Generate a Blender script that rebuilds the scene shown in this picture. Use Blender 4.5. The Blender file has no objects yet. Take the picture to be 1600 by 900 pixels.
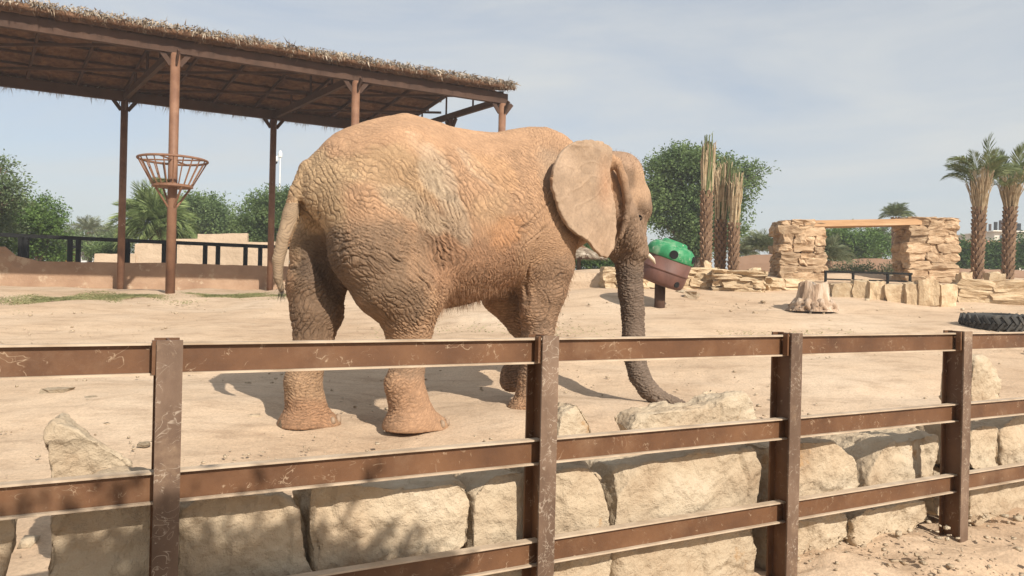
import bpy, bmesh, math, random
import numpy as np
from mathutils import Vector, Matrix, noise as mnoise
random.seed(7); rng = np.random.default_rng(7)
SC = bpy.context.scene
COL = SC.collection
PI = math.pi

# ------------------------------------------------------------------ camera, sky, sun, exposure
CAMZ = 1.55; ROLL = 0.023; FPX = 1200.0
cam = bpy.data.cameras.new("camera"); cam_o = bpy.data.objects.new("camera", cam); COL.objects.link(cam_o)
cam.sensor_width = 36.0; cam.lens = 36.0*FPX/1600.0; cam.clip_start = 0.05; cam.clip_end = 2000
cam_o.location = (0, 0, CAMZ)
cam_o.rotation_euler = (Matrix.Rotation(ROLL*-1, 3, 'Y') @ Matrix.Rotation(PI/2, 3, 'X')).to_euler()
SC.camera = cam_o
SC.view_settings.view_transform = 'Standard'; SC.view_settings.look = 'None'
SC.view_settings.gamma = 1.0; SC.view_settings.use_curve_mapping = False
SC.view_settings.exposure = 0.52
SUN_EL = math.radians(36.5)
SDX, SDY = 0.57, -0.82
_l = math.hypot(SDX, SDY); SDX /= _l; SDY /= _l
TOSUN = Vector((SDX*math.cos(SUN_EL), SDY*math.cos(SUN_EL), math.sin(SUN_EL)))
sun = bpy.data.lights.new("sun", 'SUN'); sun.energy = 4.5; sun.angle = math.radians(0.5); sun.color = (1.0, 0.93, 0.82)
sun_o = bpy.data.objects.new("sun", sun); COL.objects.link(sun_o)
sun_o.rotation_euler = TOSUN.to_track_quat('Z', 'Y').to_euler(); sun_o.location = TOSUN*50
world = bpy.data.worlds.new("World"); SC.world = world; world.use_nodes = True
wn = world.node_tree.nodes; wl = world.node_tree.links; wn.clear()
w_out = wn.new('ShaderNodeOutputWorld'); w_bg = wn.new('ShaderNodeBackground'); w_bg.inputs[1].default_value = 0.10
w_sky = wn.new('ShaderNodeTexSky'); w_sky.sky_type = 'NISHITA'; w_sky.sun_disc = False
w_sky.sun_elevation = SUN_EL; w_sky.sun_rotation = math.atan2(SDX, SDY)
w_sky.air_density = 1.0; w_sky.dust_density = 2.5; w_sky.ozone_density = 2.0; w_sky.altitude = 600
w_tc = wn.new('ShaderNodeTexCoord'); w_map = wn.new('ShaderNodeMapping')
w_map.inputs['Rotation'].default_value = (0.15, 0.1, 0.5); w_map.inputs['Scale'].default_value = (1.0, 1.6, 5.0)
w_no = wn.new('ShaderNodeTexNoise'); w_no.inputs['Scale'].default_value = 1.7; w_no.inputs['Detail'].default_value = 7
w_no.inputs['Roughness'].default_value = 0.6; w_no.inputs['Distortion'].default_value = 0.5
w_rm = wn.new('ShaderNodeMapRange'); w_rm.inputs[1].default_value = 0.35; w_rm.inputs[2].default_value = 0.75
w_rm.inputs[3].default_value = 0.50; w_rm.inputs[4].default_value = 1.0
w_mix = wn.new('ShaderNodeMixRGB'); w_mix.inputs[2].default_value = (5.1, 5.2, 5.1, 1)
wl.new(w_tc.outputs['Generated'], w_map.inputs[0]); wl.new(w_map.outputs[0], w_no.inputs['Vector'])
wl.new(w_no.outputs['Fac'], w_rm.inputs[0]); wl.new(w_rm.outputs[0], w_mix.inputs[0])
wl.new(w_sky.outputs[0], w_mix.inputs[1]); wl.new(w_mix.outputs[0], w_bg.inputs[0]); wl.new(w_bg.outputs[0], w_out.inputs[0])

# ------------------------------------------------------------------ helpers
def uv_ray(px, py):
    a = px-800; b = py-450
    return (a+ROLL*b)/FPX, -(-ROLL*a+b)/FPX
def P(px, py, D):
    u, v = uv_ray(px, py)
    return Vector((u*D, D, CAMZ+v*D))
FX0, FY0, FSL = -1.15, 2.52, 0.539               # fence line
FDIR = Vector((1, FSL, 0)).normalized(); FNRM = Vector((-FDIR.y, FDIR.x, 0))   # away from the viewer
def PF(px, py, d):                                # point on the plane parallel to the fence, d metres behind it
    u, v = uv_ray(px, py)
    D = (d/FNRM.y + FY0 - FSL*FX0)/(1-FSL*u)
    return Vector((u*D, D, CAMZ+v*D))
def fdist(x, y): return ((y-FY0)-FSL*(x-FX0))*FNRM.y
def sstep(e0, e1, x):
    t = np.clip((x-e0)/(e1-e0), 0, 1); return t*t*(3-2*t)
def enc(x, y):                                    # height of the sandy yard
    x = np.asarray(x, float); y = np.asarray(y, float)
    t = np.clip((x/np.maximum(y, 1)+0.4)/0.6, 0, 1); t = t*t*(3-2*t)
    ymax = 20+2.5*t
    ye = np.minimum(y, ymax+0.5*(1-np.exp(-np.maximum(y-ymax, 0)/1.0)))
    z = 0.25 + 0.06*(np.minimum(ye, 9)-6.8) + (0.072+0.06*t)*np.maximum(ye-9, 0)
    return z - 0.02*np.clip(y-32, 0, 60)
def ground_h(x, y):
    x = np.asarray(x, float); y = np.asarray(y, float)
    d = fdist(x, y)
    low = 0.20*sstep(-0.9, 0.15, d) * sstep(1.0, 1.75, x) * (1-0.5*sstep(3.0, 5, x))
    k = sstep(0.25, 0.75, d)
    return low*(1-k)+enc(x, y)*k
def gh(x, y): return float(ground_h(x, y))

def srgb(r, g, b):
    f = lambda c: (c/255/12.92) if c/255 <= .04045 else ((c/255+.055)/1.055)**2.4
    return (f(r), f(g), f(b), 1)

def mesh_obj(name, verts, faces, mat=None, parent=None, smooth=False):
    me = bpy.data.meshes.new(name)
    if isinstance(verts, np.ndarray):
        v = np.ascontiguousarray(verts, dtype=np.float32); f = np.ascontiguousarray(faces, dtype=np.int32)
        n = f.shape[1]
        me.vertices.add(len(v)); me.vertices.foreach_set('co', v.ravel())
        me.loops.add(f.size); me.loops.foreach_set('vertex_index', f.ravel())
        me.polygons.add(len(f)); me.polygons.foreach_set('loop_start', np.arange(0, f.size, n, dtype=np.int32))
        me.polygons.foreach_set('loop_total', np.full(len(f), n, dtype=np.int32))
        me.update(calc_edges=True); me.validate()
    else:
        me.from_pydata([tuple(q) for q in verts], [], faces); me.update()
    if smooth: me.polygons.foreach_set('use_smooth', [True]*len(me.polygons))
    if mat: me.materials.append(mat)
    o = bpy.data.objects.new(name, me); COL.objects.link(o)
    if parent: o.parent = parent
    return o
def tag(o, label=None, cat=None, group=None, kind=None):
    if label: o['label'] = label
    if cat: o['category'] = cat
    if group: o['group'] = group
    if kind: o['kind'] = kind
    return o
def empty(name, loc, label, cat, group=None, rz=0):
    o = bpy.data.objects.new(name, None); COL.objects.link(o); o.location = loc; o.rotation_euler = (0, 0, rz)
    o.empty_display_size = 0.2
    return tag(o, label, cat, group)
def inst(name, me, parent, loc, rot=(0, 0, 0), scale=(1, 1, 1)):
    o = bpy.data.objects.new(name, me); COL.objects.link(o); o.parent = parent
    o.location = loc; o.rotation_euler = rot; o.scale = scale
    return o
class MB:                                         # collects simple solids in one mesh
    def __init__(s): s.v = []; s.f = []
    def add(s, vs, fs):
        n = len(s.v); s.v += [tuple(q) for q in vs]; s.f += [tuple(i+n for i in f) for f in fs]
    def box(s, c, sx, sy, sz, ax=None):
        ax = ax or (Vector((1, 0, 0)), Vector((0, 1, 0)), Vector((0, 0, 1))); c = Vector(c)
        vs = [c+ax[0]*(i*sx/2)+ax[1]*(j*sy/2)+ax[2]*(k*sz/2) for i in (-1, 1) for j in (-1, 1) for k in (-1, 1)]
        s.add(vs, [(0, 1, 3, 2), (4, 6, 7, 5), (0, 4, 5, 1), (2, 3, 7, 6), (0, 2, 6, 4), (1, 5, 7, 3)])
    def beam(s, a, b, w, h, up=(0, 0, 1)):
        a = Vector(a); b = Vector(b); d = (b-a); L = d.length; d.normalize(); up = Vector(up)
        x = d.cross(up).normalized(); z = x.cross(d).normalized()
        s.box((a+b)/2, L, w, h, (d, x, z))
    def tube(s, pts, rad, n=10, cap=True):
        pts = [Vector(p) for p in pts]; m = len(pts); rads = rad if hasattr(rad, '__len__') else [rad]*m
        rings = []; prev = None
        for i, p in enumerate(pts):
            t = (pts[min(i+1, m-1)]-pts[max(i-1, 0)])
            t = t.normalized() if t.length > 1e-9 else Vector((0, 0, 1))
            if prev is None:
                prev = Vector((1, 0, 0)) if abs(t.x) < .9 else Vector((0, 1, 0))
            x = (prev-t*prev.dot(t)).normalized(); prev = x; y = t.cross(x)
            rings.append([p+x*(rads[i]*math.cos(2*PI*k/n))+y*(rads[i]*math.sin(2*PI*k/n)) for k in range(n)])
        vs = [q for r in rings for q in r]; fs = []
        for i in range(m-1):
            for k in range(n):
                fs.append((i*n+k, i*n+(k+1) % n, (i+1)*n+(k+1) % n, (i+1)*n+k))
        if cap: fs += [tuple(range(n))[::-1], tuple((m-1)*n+k for k in range(n))]
        s.add(vs, fs)
    def ring(s, c, R, r, n=40, m=8):
        c = Vector(c); vs = []; fs = []
        for i in range(n):
            a = 2*PI*i/n
            for j in range(m):
                b = 2*PI*j/m; q = R+r*math.cos(b)
                vs.append(c+Vector((q*math.cos(a), q*math.sin(a), r*math.sin(b))))
        for i in range(n):
            for j in range(m):
                fs.append((i*m+j, ((i+1) % n)*m+j, ((i+1) % n)*m+(j+1) % m, i*m+(j+1) % m))
        s.add(vs, fs)
    def build(s, name, mat, parent=None, smooth=False, origin=None):
        if origin is not None:
            o = Vector(origin); s.v = [tuple(Vector(q)-o) for q in s.v]
        return mesh_obj(name, s.v, s.f, mat, parent, smooth)
def local_mb(root):                               # MB whose points are world points, stored relative to root
    m = MB(); m.root = root; return m
def bl(m, name, mat, root, smooth=False):
    return m.build(name, mat, root, smooth, origin=root.location)

def mat_new(name):
    m = bpy.data.materials.new(name); m.use_nodes = True
    return m, m.node_tree.nodes, m.node_tree.links, m.node_tree.nodes['Principled BSDF']
def ramp(n, stops):
    r = n.new('ShaderNodeValToRGB'); e = r.color_ramp.elements
    e[0].position, e[0].color = stops[0]; e[1].position, e[1].color = stops[-1]
    for p, c in stops[1:-1]:
        q = e.new(p); q.color = c
    return r
def pmat(name, stops, scale=3, detail=8, rough=0.9, bump=0.3, bscale=30, bdist=0.01, stretch=(1, 1, 1), metal=0, coord='Object', spots=None, spec=0.25, rnd=0.0):
    m, n, l, b = mat_new(name)
    tc = n.new('ShaderNodeTexCoord'); mp = n.new('ShaderNodeMapping'); mp.inputs['Scale'].default_value = stretch
    l.new(tc.outputs[coord], mp.inputs[0])
    vec = mp.outputs[0]
    if rnd:
        oi = n.new('ShaderNodeObjectInfo'); ad = n.new('ShaderNodeVectorMath'); ad.operation = 'ADD'
        sc = n.new('ShaderNodeVectorMath'); sc.operation = 'SCALE'; sc.inputs[3].default_value = 37.0
        cv = n.new('ShaderNodeCombineXYZ'); l.new(oi.outputs['Random'], cv.inputs[0]); l.new(oi.outputs['Random'], cv.inputs[1])
        l.new(cv.outputs[0], sc.inputs[0]); l.new(vec, ad.inputs[0]); l.new(sc.outputs[0], ad.inputs[1]); vec = ad.outputs[0]
    t = n.new('ShaderNodeTexNoise'); t.inputs['Scale'].default_value = scale; t.inputs['Detail'].default_value = detail; t.inputs['Roughness'].default_value = .62
    l.new(vec, t.inputs['Vector'])
    r = ramp(n, stops); l.new(t.outputs['Fac'], r.inputs[0]); colr = r.outputs[0]
    if spots:                                     # (colour, scale, threshold)
        t3 = n.new('ShaderNodeTexNoise'); t3.inputs['Scale'].default_value = spots[1]; t3.inputs['Detail'].default_value = 6; t3.inputs['Roughness'].default_value = .7
        l.new(vec, t3.inputs['Vector'])
        mr = n.new('ShaderNodeMapRange'); mr.inputs[1].default_value = spots[2]; mr.inputs[2].default_value = spots[2]+.06; l.new(t3.outputs['Fac'], mr.inputs[0])
        mx = n.new('ShaderNodeMixRGB'); mx.inputs[2].default_value = spots[0]; l.new(mr.outputs[0], mx.inputs[0]); l.new(colr, mx.inputs[1]); colr = mx.outputs[0]
    if rnd:
        hs = n.new('ShaderNodeHueSaturation'); mr2 = n.new('ShaderNodeMapRange'); mr2.inputs[3].default_value = 1-rnd; mr2.inputs[4].default_value = 1+rnd
        l.new(oi.outputs['Random'], mr2.inputs[0]); l.new(mr2.outputs[0], hs.inputs['Value']); l.new(colr, hs.inputs['Color']); colr = hs.outputs[0]
    l.new(colr, b.inputs['Base Color'])
    b.inputs['Roughness'].default_value = rough; b.inputs['Metallic'].default_value = metal; b.inputs['Specular IOR Level'].default_value = spec
    if bump:
        t2 = n.new('ShaderNodeTexNoise'); t2.inputs['Scale'].default_value = bscale; t2.inputs['Detail'].default_value = 8; t2.inputs['Roughness'].default_value = .65
        l.new(vec, t2.inputs['Vector'])
        bp = n.new('ShaderNodeBump'); bp.inputs['Strength'].default_value = bump; bp.inputs['Distance'].default_value = bdist
        l.new(t2.outputs['Fac'], bp.inputs['Height']); l.new(bp.outputs[0], b.inputs['Normal'])
    return m
def leafmat(name, c1, c2, scale=1.5, trans=0.25):
    m, n, l, b = mat_new(name)
    tc = n.new('ShaderNodeTexCoord'); t = n.new('ShaderNodeTexNoise'); t.inputs['Scale'].default_value = scale; t.inputs['Detail'].default_value = 5
    l.new(tc.outputs['Object'], t.inputs['Vector'])
    gi = n.new('ShaderNodeNewGeometry'); ad = n.new('ShaderNodeMath'); ad.operation = 'MULTIPLY_ADD'; ad.inputs[1].default_value = .35; 
    l.new(gi.outputs['Random Per Island'], ad.inputs[0]); l.new(t.outputs['Fac'], ad.inputs[2])
    r = ramp(n, [(.45, c1), (.9, c2)]); l.new(ad.outputs[0], r.inputs[0])
    l.new(r.outputs[0], b.inputs['Base Color']); b.inputs['Roughness'].default_value = .65; b.inputs['Specular IOR Level'].default_value = .2
    tr = n.new('ShaderNodeBsdfTranslucent'); l.new(r.outputs[0], tr.inputs[0]); mx = n.new('ShaderNodeMixShader'); mx.inputs[0].default_value = trans
    l.new(b.outputs[0], mx.inputs[1]); l.new(tr.outputs[0], mx.inputs[2]); l.new(mx.outputs[0], n['Material Output'].inputs[0])
    return m

# ------------------------------------------------------------------ materials
SAND_A, SAND_B, SAND_C = (.42, .295, .195, 1), (.51, .378, .262, 1), (.575, .45, .33, 1)
def sand_mat():
    m, n, l, b = mat_new('sand')
    tc = n.new('ShaderNodeTexCoord')
    def noise(s, d, stretch=None, ro=.6):
        t = n.new('ShaderNodeTexNoise'); t.inputs['Scale'].default_value = s; t.inputs['Detail'].default_value = d; t.inputs['Roughness'].default_value = ro
        if stretch:
            mp = n.new('ShaderNodeMapping'); mp.inputs['Scale'].default_value = stretch; l.new(tc.outputs['Object'], mp.inputs[0]); l.new(mp.outputs[0], t.inputs['Vector'])
        else: l.new(tc.outputs['Object'], t.inputs['Vector'])
        return t
    a = noise(.35, 8); r = ramp(n, [(.3, SAND_A), (.5, SAND_B), (.72, SAND_C)]); l.new(a.outputs['Fac'], r.inputs[0])
    f = noise(38, 4, ro=.8); r2 = ramp(n, [(.3, (.72, .72, .72, 1)), (.52, (1, 1, 1, 1)), (.72, (1.18, 1.16, 1.13, 1))]); l.new(f.outputs['Fac'], r2.inputs[0])
    mx = n.new('ShaderNodeMixRGB'); mx.blend_type = 'MULTIPLY'; mx.inputs[0].default_value = .8; l.new(r.outputs[0], mx.inputs[1]); l.new(r2.outputs[0], mx.inputs[2])
    t2 = noise(1.6, 9, (1, 2.2, 1), .7); r3 = ramp(n, [(.34, (.74, .71, .69, 1)), (.5, (1, 1, 1, 1)), (.7, (1.09, 1.08, 1.07, 1))]); l.new(t2.outputs['Fac'], r3.inputs[0])
    mx2 = n.new('ShaderNodeMixRGB'); mx2.blend_type = 'MULTIPLY'; mx2.inputs[0].default_value = .85; l.new(mx.outputs[0], mx2.inputs[1]); l.new(r3.outputs[0], mx2.inputs[2])
    l.new(mx2.outputs[0], b.inputs['Base Color']); b.inputs['Roughness'].default_value = .95; b.inputs['Specular IOR Level'].default_value = .1
    h1 = noise(5, 10, ro=.7); h2 = noise(60, 5, ro=.7)
    b1 = n.new('ShaderNodeBump'); b1.inputs['Strength'].default_value = .55; b1.inputs['Distance'].default_value = .05; l.new(h1.outputs['Fac'], b1.inputs['Height'])
    b2 = n.new('ShaderNodeBump'); b2.inputs['Strength'].default_value = .5; b2.inputs['Distance'].default_value = .008; l.new(h2.outputs['Fac'], b2.inputs['Height']); l.new(b1.outputs[0], b2.inputs['Normal'])
    l.new(b2.outputs[0], b.inputs['Normal'])
    return m
M = {}
M['sand'] = sand_mat()
M['boulder'] = pmat('boulder', [(.28, (.31, .215, .135, 1)), (.42, (.43, .33, .225, 1)), (.58, (.49, .395, .28, 1)), (.8, (.56, .47, .355, 1))], 2.6, 12, .92, 1.0, 9, .045, rnd=.05, spots=((.40, .25, .13, 1), 3.3, .64))
M['stone'] = pmat('wall_stone', [(.25, (.30, .20, .12, 1)), (.5, (.47, .35, .22, 1)), (.8, (.60, .49, .34, 1))], 3.2, 8, .92, .8, 9, .03, rnd=.16)
M['arch_stone'] = pmat('arch_stone', [(.25, (.24, .15, .09, 1)), (.5, (.42, .29, .18, 1)), (.8, (.55, .43, .29, 1))], 3.2, 8, .92, .8, 9, .03, rnd=.22)
M['plaster'] = pmat('plaster', [(.3, (.27, .165, .105, 1)), (.7, (.40, .27, .18, 1))], 1.0, 10, .92, .7, 6, .05, spots=((.44, .33, .23, 1), 1.7, .58))
M['pale_plaster'] = pmat('pale_plaster', [(.3, (.43, .32, .22, 1)), (.7, (.55, .42, .30, 1))], .9, 10, .92, .9, 3, .08, spots=((.36, .26, .18, 1), 1.3, .6))
M['brown_plaster'] = pmat('brown_plaster', [(.3, (.20, .125, .085, 1)), (.7, (.27, .175, .12, 1))], .8, 8, .92, .5, 4, .03)
def scratched(name, c, scr, rough, amount, zs=1.0, dust=.5):
    m = pmat(name, [(.25, c[0]), (.5, c[1]), (.75, c[2])], 4, 9, rough, .3, 35, .003, stretch=(1, 1, zs), spec=.35)
    n, l = m.node_tree.nodes, m.node_tree.links; b = n['Principled BSDF']; src = b.inputs['Base Color'].links[0].from_socket
    tc = n.new('ShaderNodeTexCoord')
    def band(scale, width, dist, seed):
        mp = n.new('ShaderNodeMapping'); mp.inputs['Location'].default_value = (seed, seed*2, 0); l.new(tc.outputs['Object'], mp.inputs[0])
        t = n.new('ShaderNodeTexNoise'); t.inputs['Scale'].default_value = scale; t.inputs['Detail'].default_value = 2; t.inputs['Distortion'].default_value = dist; l.new(mp.outputs[0], t.inputs['Vector'])
        a = n.new('ShaderNodeMath'); a.operation = 'SUBTRACT'; a.inputs[1].default_value = .5; l.new(t.outputs['Fac'], a.inputs[0])
        a2 = n.new('ShaderNodeMath'); a2.operation = 'ABSOLUTE'; l.new(a.outputs[0], a2.inputs[0])
        r = n.new('ShaderNodeMapRange'); r.inputs[1].default_value = width; r.inputs[2].default_value = width*.3; l.new(a2.outputs[0], r.inputs[0])
        k = n.new('ShaderNodeTexNoise'); k.inputs['Scale'].default_value = scale*.9; k.inputs['Detail'].default_value = 3; mp2 = n.new('ShaderNodeMapping'); mp2.inputs['Location'].default_value = (seed*5, 1, seed); l.new(tc.outputs['Object'], mp2.inputs[0]); l.new(mp2.outputs[0], k.inputs['Vector'])
        r2 = n.new('ShaderNodeMapRange'); r2.inputs[1].default_value = .62-amount*.05; r2.inputs[2].default_value = .68-amount*.05; l.new(k.outputs['Fac'], r2.inputs[0])
        mu = n.new('ShaderNodeMath'); mu.operation = 'MULTIPLY'; l.new(r.outputs[0], mu.inputs[0]); l.new(r2.outputs[0], mu.inputs[1]); return mu
    col = src
    for sc_, w_, d_, sd in ((12, .016, 1.5, 3.1), (26, .02, .8, 8.7), (7, .010, 3, 5.3)):
        mu = band(sc_, w_, d_, sd); mx = n.new('ShaderNodeMixRGB'); mx.inputs[2].default_value = scr
        m3 = n.new('ShaderNodeMath'); m3.operation = 'MULTIPLY'; m3.inputs[1].default_value = .42; l.new(mu.outputs[0], m3.inputs[0]); l.new(m3.outputs[0], mx.inputs[0]); l.new(col, mx.inputs[1]); col = mx.outputs[0]
    t = n.new('ShaderNodeTexNoise'); t.inputs['Scale'].default_value = 2.3; t.inputs['Detail'].default_value = 10; t.inputs['Roughness'].default_value = .75; l.new(tc.outputs['Object'], t.inputs['Vector'])
    r = n.new('ShaderNodeMapRange'); r.inputs[1].default_value = .52; r.inputs[2].default_value = .75; r.inputs[4].default_value = dust; l.new(t.outputs['Fac'], r.inputs[0])
    mx = n.new('ShaderNodeMixRGB'); mx.inputs[2].default_value = (.36, .25, .16, 1); l.new(r.outputs[0], mx.inputs[0]); l.new(col, mx.inputs[1]); l.new(mx.outputs[0], b.inputs['Base Color'])
    return m
M['paint'] = scratched('brown_steel', ((.070, .032, .016, 1), (.118, .055, .026, 1), (.165, .080, .038, 1)), (.50, .38, .26, 1), .5, .5, dust=.25)
M['paint_worn'] = scratched('worn_steel', ((.065, .038, .025, 1), (.125, .078, .052, 1), (.23, .155, .108, 1)), (.50, .42, .33, 1), .5, 1.9, .5, dust=.8)
M['rail_top'] = pmat('dusty_flange', [(.3, (.30, .22, .15, 1)), (.6, (.48, .38, .28, 1))], 12, 8, .7, .2, 40, .002, stretch=(.4, .4, 1))
M['rust'] = pmat('rusty_steel', [(.3, (.14, .066, .038, 1)), (.6, (.225, .118, .07, 1)), (.8, (.32, .20, .13, 1))], 2.5, 9, .6, .2, 25, .004, spots=((.5, .42, .36, 1), 3.1, .68), spec=.3)
M['steel_dark'] = pmat('dark_brown_steel', [(.3, (.05, .027, .018, 1)), (.7, (.085, .046, .030, 1))], 2, 6, .8, .1, 30, .003)
M['black'] = pmat('black_paint', [(.3, (.013, .013, .013, 1)), (.7, (.022, .021, .02, 1))], 3, 4, .85, 0, spec=.08)
M['thatch'] = pmat('thatch', [(.25, (.085, .042, .024, 1)), (.5, (.17, .092, .052, 1)), (.75, (.26, .155, .092, 1))], 5, 10, .95, 1.0, 14, .08, stretch=(1, 1, 1))
M['straw'] = pmat('straw', [(.32, (.11, .075, .05, 1)), (.5, (.27, .21, .15, 1)), (.7, (.58, .50, .40, 1))], 4, 8, .9, 0)
M['trunk'] = pmat('palm_trunk', [(.3, (.08, .048, .03, 1)), (.7, (.16, .10, .065, 1))], 6, 8, .95, .6, 20, .02)
M['boot'] = pmat('palm_boot', [(.3, (.15, .09, .057, 1)), (.7, (.30, .20, .13, 1))], 5, 8, .95, .6, 20, .02)
M['bark'] = pmat('bark', [(.3, (.09, .06, .04, 1)), (.7, (.18, .13, .09, 1))], 6, 8, .95, .6, 14, .03)
M['stalk'] = pmat('dry_stalk', [(.3, (.30, .21, .12, 1)), (.7, (.52, .42, .28, 1))], 6, 8, .9, .2, 20, .01)
M['frond'] = leafmat('palm_frond', (.10, .14, .055, 1), (.24, .27, .13, 1), 1.2)
M['frond_grey'] = leafmat('palm_frond_grey', (.13, .16, .085, 1), (.27, .28, .17, 1), 1.2)
M['acacia'] = leafmat('acacia_leaf', (.075, .125, .045, 1), (.21, .285, .11, 1), .8, .4)
M['acacia_pale'] = leafmat('acacia_leaf_pale', (.085, .125, .055, 1), (.19, .24, .115, 1), .7)
M['bush'] = leafmat('bush_leaf', (.055, .11, .025, 1), (.16, .245, .065, 1), .9)
M['hedge'] = leafmat('hedge_leaf', (.035, .075, .02, 1), (.10, .16, .045, 1), .9)
M['wood'] = pmat('lintel_wood', [(.3, (.33, .18, .09, 1)), (.6, (.50, .31, .17, 1)), (.8, (.58, .41, .26, 1))], 2.5, 8, .8, .5, 12, .02, stretch=(.3, 1, 3))
M['stumpwood'] = pmat('stump_wood', [(.28, (.20, .12, .075, 1)), (.5, (.42, .30, .21, 1)), (.7, (.60, .50, .40, 1))], 4, 9, .9, 1, 12, .04, stretch=(1.5, 1.5, .3))
M['rubber'] = pmat('rubber', [(.3, (.028, .028, .028, 1)), (.6, (.06, .056, .05, 1)), (.8, (.16, .13, .10, 1))], 5, 8, .8, .3, 30, .005)
M['green'] = pmat('green_plastic', [(.3, (.012, .12, .042, 1)), (.52, (.03, .21, .085, 1)), (.7, (.20, .33, .20, 1))], 4.5, 10, .65, .2, 14, .006, spec=.3, spots=((.42, .46, .34, 1), 6, .60))
M['maroon'] = pmat('maroon_steel', [(.3, (.085, .038, .028, 1)), (.6, (.15, .07, .053, 1)), (.8, (.25, .15, .12, 1))], 2.5, 9, .6, .3, 14, .01, stretch=(1, 1, .5), spec=.35)
M['dark'] = pmat('dark_hole', [(.3, (.01, .01, .01, 1)), (.7, (.015, .015, .015, 1))], 3, 2, .9, 0)
M['white'] = pmat('white_paint', [(.3, (.62, .62, .6, 1)), (.7, (.75, .75, .73, 1))], 3, 2, .5, 0)
M['orange'] = pmat('orange_panel', [(.3, (.55, .24, .06, 1)), (.7, (.7, .33, .10, 1))], 3, 2, .6, 0)
M['red'] = pmat('red_panel', [(.3, (.35, .12, .09, 1)), (.7, (.45, .18, .14, 1))], 3, 2, .6, 0)
M['rooftile'] = pmat('reddish_roof', [(.3, (.33, .14, .09, 1)), (.7, (.42, .20, .14, 1))], 3, 2, .8, 0)
M['house'] = pmat('house_wall', [(.3, (.55, .50, .43, 1)), (.7, (.63, .58, .5, 1))], 1, 4, .8, 0)
M['glass'] = pmat('window_glass', [(.3, (.05, .06, .07, 1)), (.7, (.07, .08, .09, 1))], 1, 2, .15, 0, spec=.6)
M['ivory'] = pmat('ivory', [(.3, (.50, .40, .28, 1)), (.7, (.66, .57, .44, 1))], 9, 4, .45, 0, spec=.5)
M['eye'] = pmat('eye', [(.3, (.02, .012, .008, 1)), (.7, (.035, .02, .012, 1))], 9, 2, .12, 0, spec=.7)
M['hair'] = pmat('elephant_hair', [(.3, (.15, .075, .038, 1)), (.7, (.36, .21, .12, 1))], 9, 2, .8, 0)
M['nail'] = pmat('toenail', [(.3, (.24, .165, .11, 1)), (.7, (.34, .25, .175, 1))], 12, 5, .6, .2, 40, .002)
M['grass'] = leafmat('dry_grass', (.17, .19, .075, 1), (.36, .34, .17, 1), 2)

#@@GROUND
# ------------------------------------------------------------------ ground
def make_ground():
    def axis(lo, hi, c, n, dens):
        t = np.linspace(-1, 1, n); s = np.sinh(dens*t)/math.sinh(dens)
        return np.where(s < 0, c+(c-lo)*s, c+(hi-c)*s)
    xs = axis(-300, 300, 0.5, 520, 6.2); ys = axis(-60, 420, 4.5, 560, 6.0)
    X, Y = np.meshgrid(xs, ys)
    Z = ground_h(X, Y)
    d = fdist(X, Y)
    # soft lumps made of summed sines with random phases, plus true noise close by
    r = np.random.default_rng(3)
    for k in range(26):
        wl_ = r.uniform(.5, 5); a = r.uniform(0, 2*PI); ph = r.uniform(0, 2*PI)
        Z += 0.0035*wl_**.8*np.sin((X*np.cos(a)+Y*np.sin(a))*2*PI/wl_+ph+1.3*np.sin((X*np.sin(a)-Y*np.cos(a))*2*PI/(wl_*2.3)))
    for k in range(170):                            # old footprints in the sand
        y0 = 4.6+11*r.random()**1.2; x0 = r.uniform(-.75, .75)*y0; R0 = r.uniform(.12, .22); i0, i1 = np.searchsorted(ys, [y0-.5, y0+.5]); j0, j1 = np.searchsorted(xs, [x0-.5, x0+.5])
        q = np.hypot((X[i0:i1, j0:j1]-x0), (Y[i0:i1, j0:j1]-y0)*r.uniform(.8, 1.1))/R0
        Z[i0:i1, j0:j1] += r.uniform(.006, .016)*(np.exp(-((q-1.15)/.25)**2)*.6-np.exp(-(q*.95)**4))*sstep(.6, 1.0, d[i0:i1, j0:j1])
    near = (np.hypot(X, Y-3) < 9)
    idx = np.argwhere(near)
    for i, j in idx:
        x, y = X[i, j], Y[i, j]
        dd = d[i, j]
        amp = 0.012+0.05*float(sstep(-1.6, -.2, dd))*float(1-sstep(.5, 1.0, dd))
        Z[i, j] += amp*(mnoise.fractal(Vector((x*2.2, y*2.2, 0)), .9, 2.1, 5))
    V = np.stack([X, Y, Z], -1).reshape(-1, 3)
    ny, nx = X.shape; I = np.arange(ny*nx).reshape(ny, nx)
    F = np.stack([I[:-1, :-1], I[:-1, 1:], I[1:, 1:], I[1:, :-1]], -1).reshape(-1, 4)
    o = mesh_obj('ground', V, F, M['sand'], smooth=True); tag(o, kind='structure')
make_ground()

# rocks ------------------------------------------------------------
def noisy_rock(seed, nlev=2, rough=.25, boxy=.5):
    bm = bmesh.new(); bmesh.ops.create_cube(bm, size=1.0)
    bmesh.ops.subdivide_edges(bm, edges=bm.edges[:], cuts=(3 if nlev == 2 else 1), use_grid_fill=True)
    sd = Vector((seed*7.3, seed*3.1, seed*1.7))
    for v in bm.verts:
        c = v.co.copy(); s = c.normalized()*.5
        q = c*boxy+s*(1-boxy)*1.15
        nv = mnoise.noise_vector(c*1.7+sd)
        v.co = q+nv*rough*.5+mnoise.noise_vector(c*5+sd)*rough*.18
    me = bpy.data.meshes.new('rock'); bm.to_mesh(me); bm.free(); return me
def with_mat(me, mat, smooth=False):
    me.materials.clear(); me.materials.append(mat)
    if smooth: me.polygons.foreach_set('use_smooth', [True]*len(me.polygons))
    return me
PEB = [with_mat(noisy_rock(i, 1, .5, .5), M['boulder']) for i in range(4)]
STN = [with_mat(noisy_rock(20+i, 2, .34, .80), M['stone']) for i in range(7)]
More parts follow.
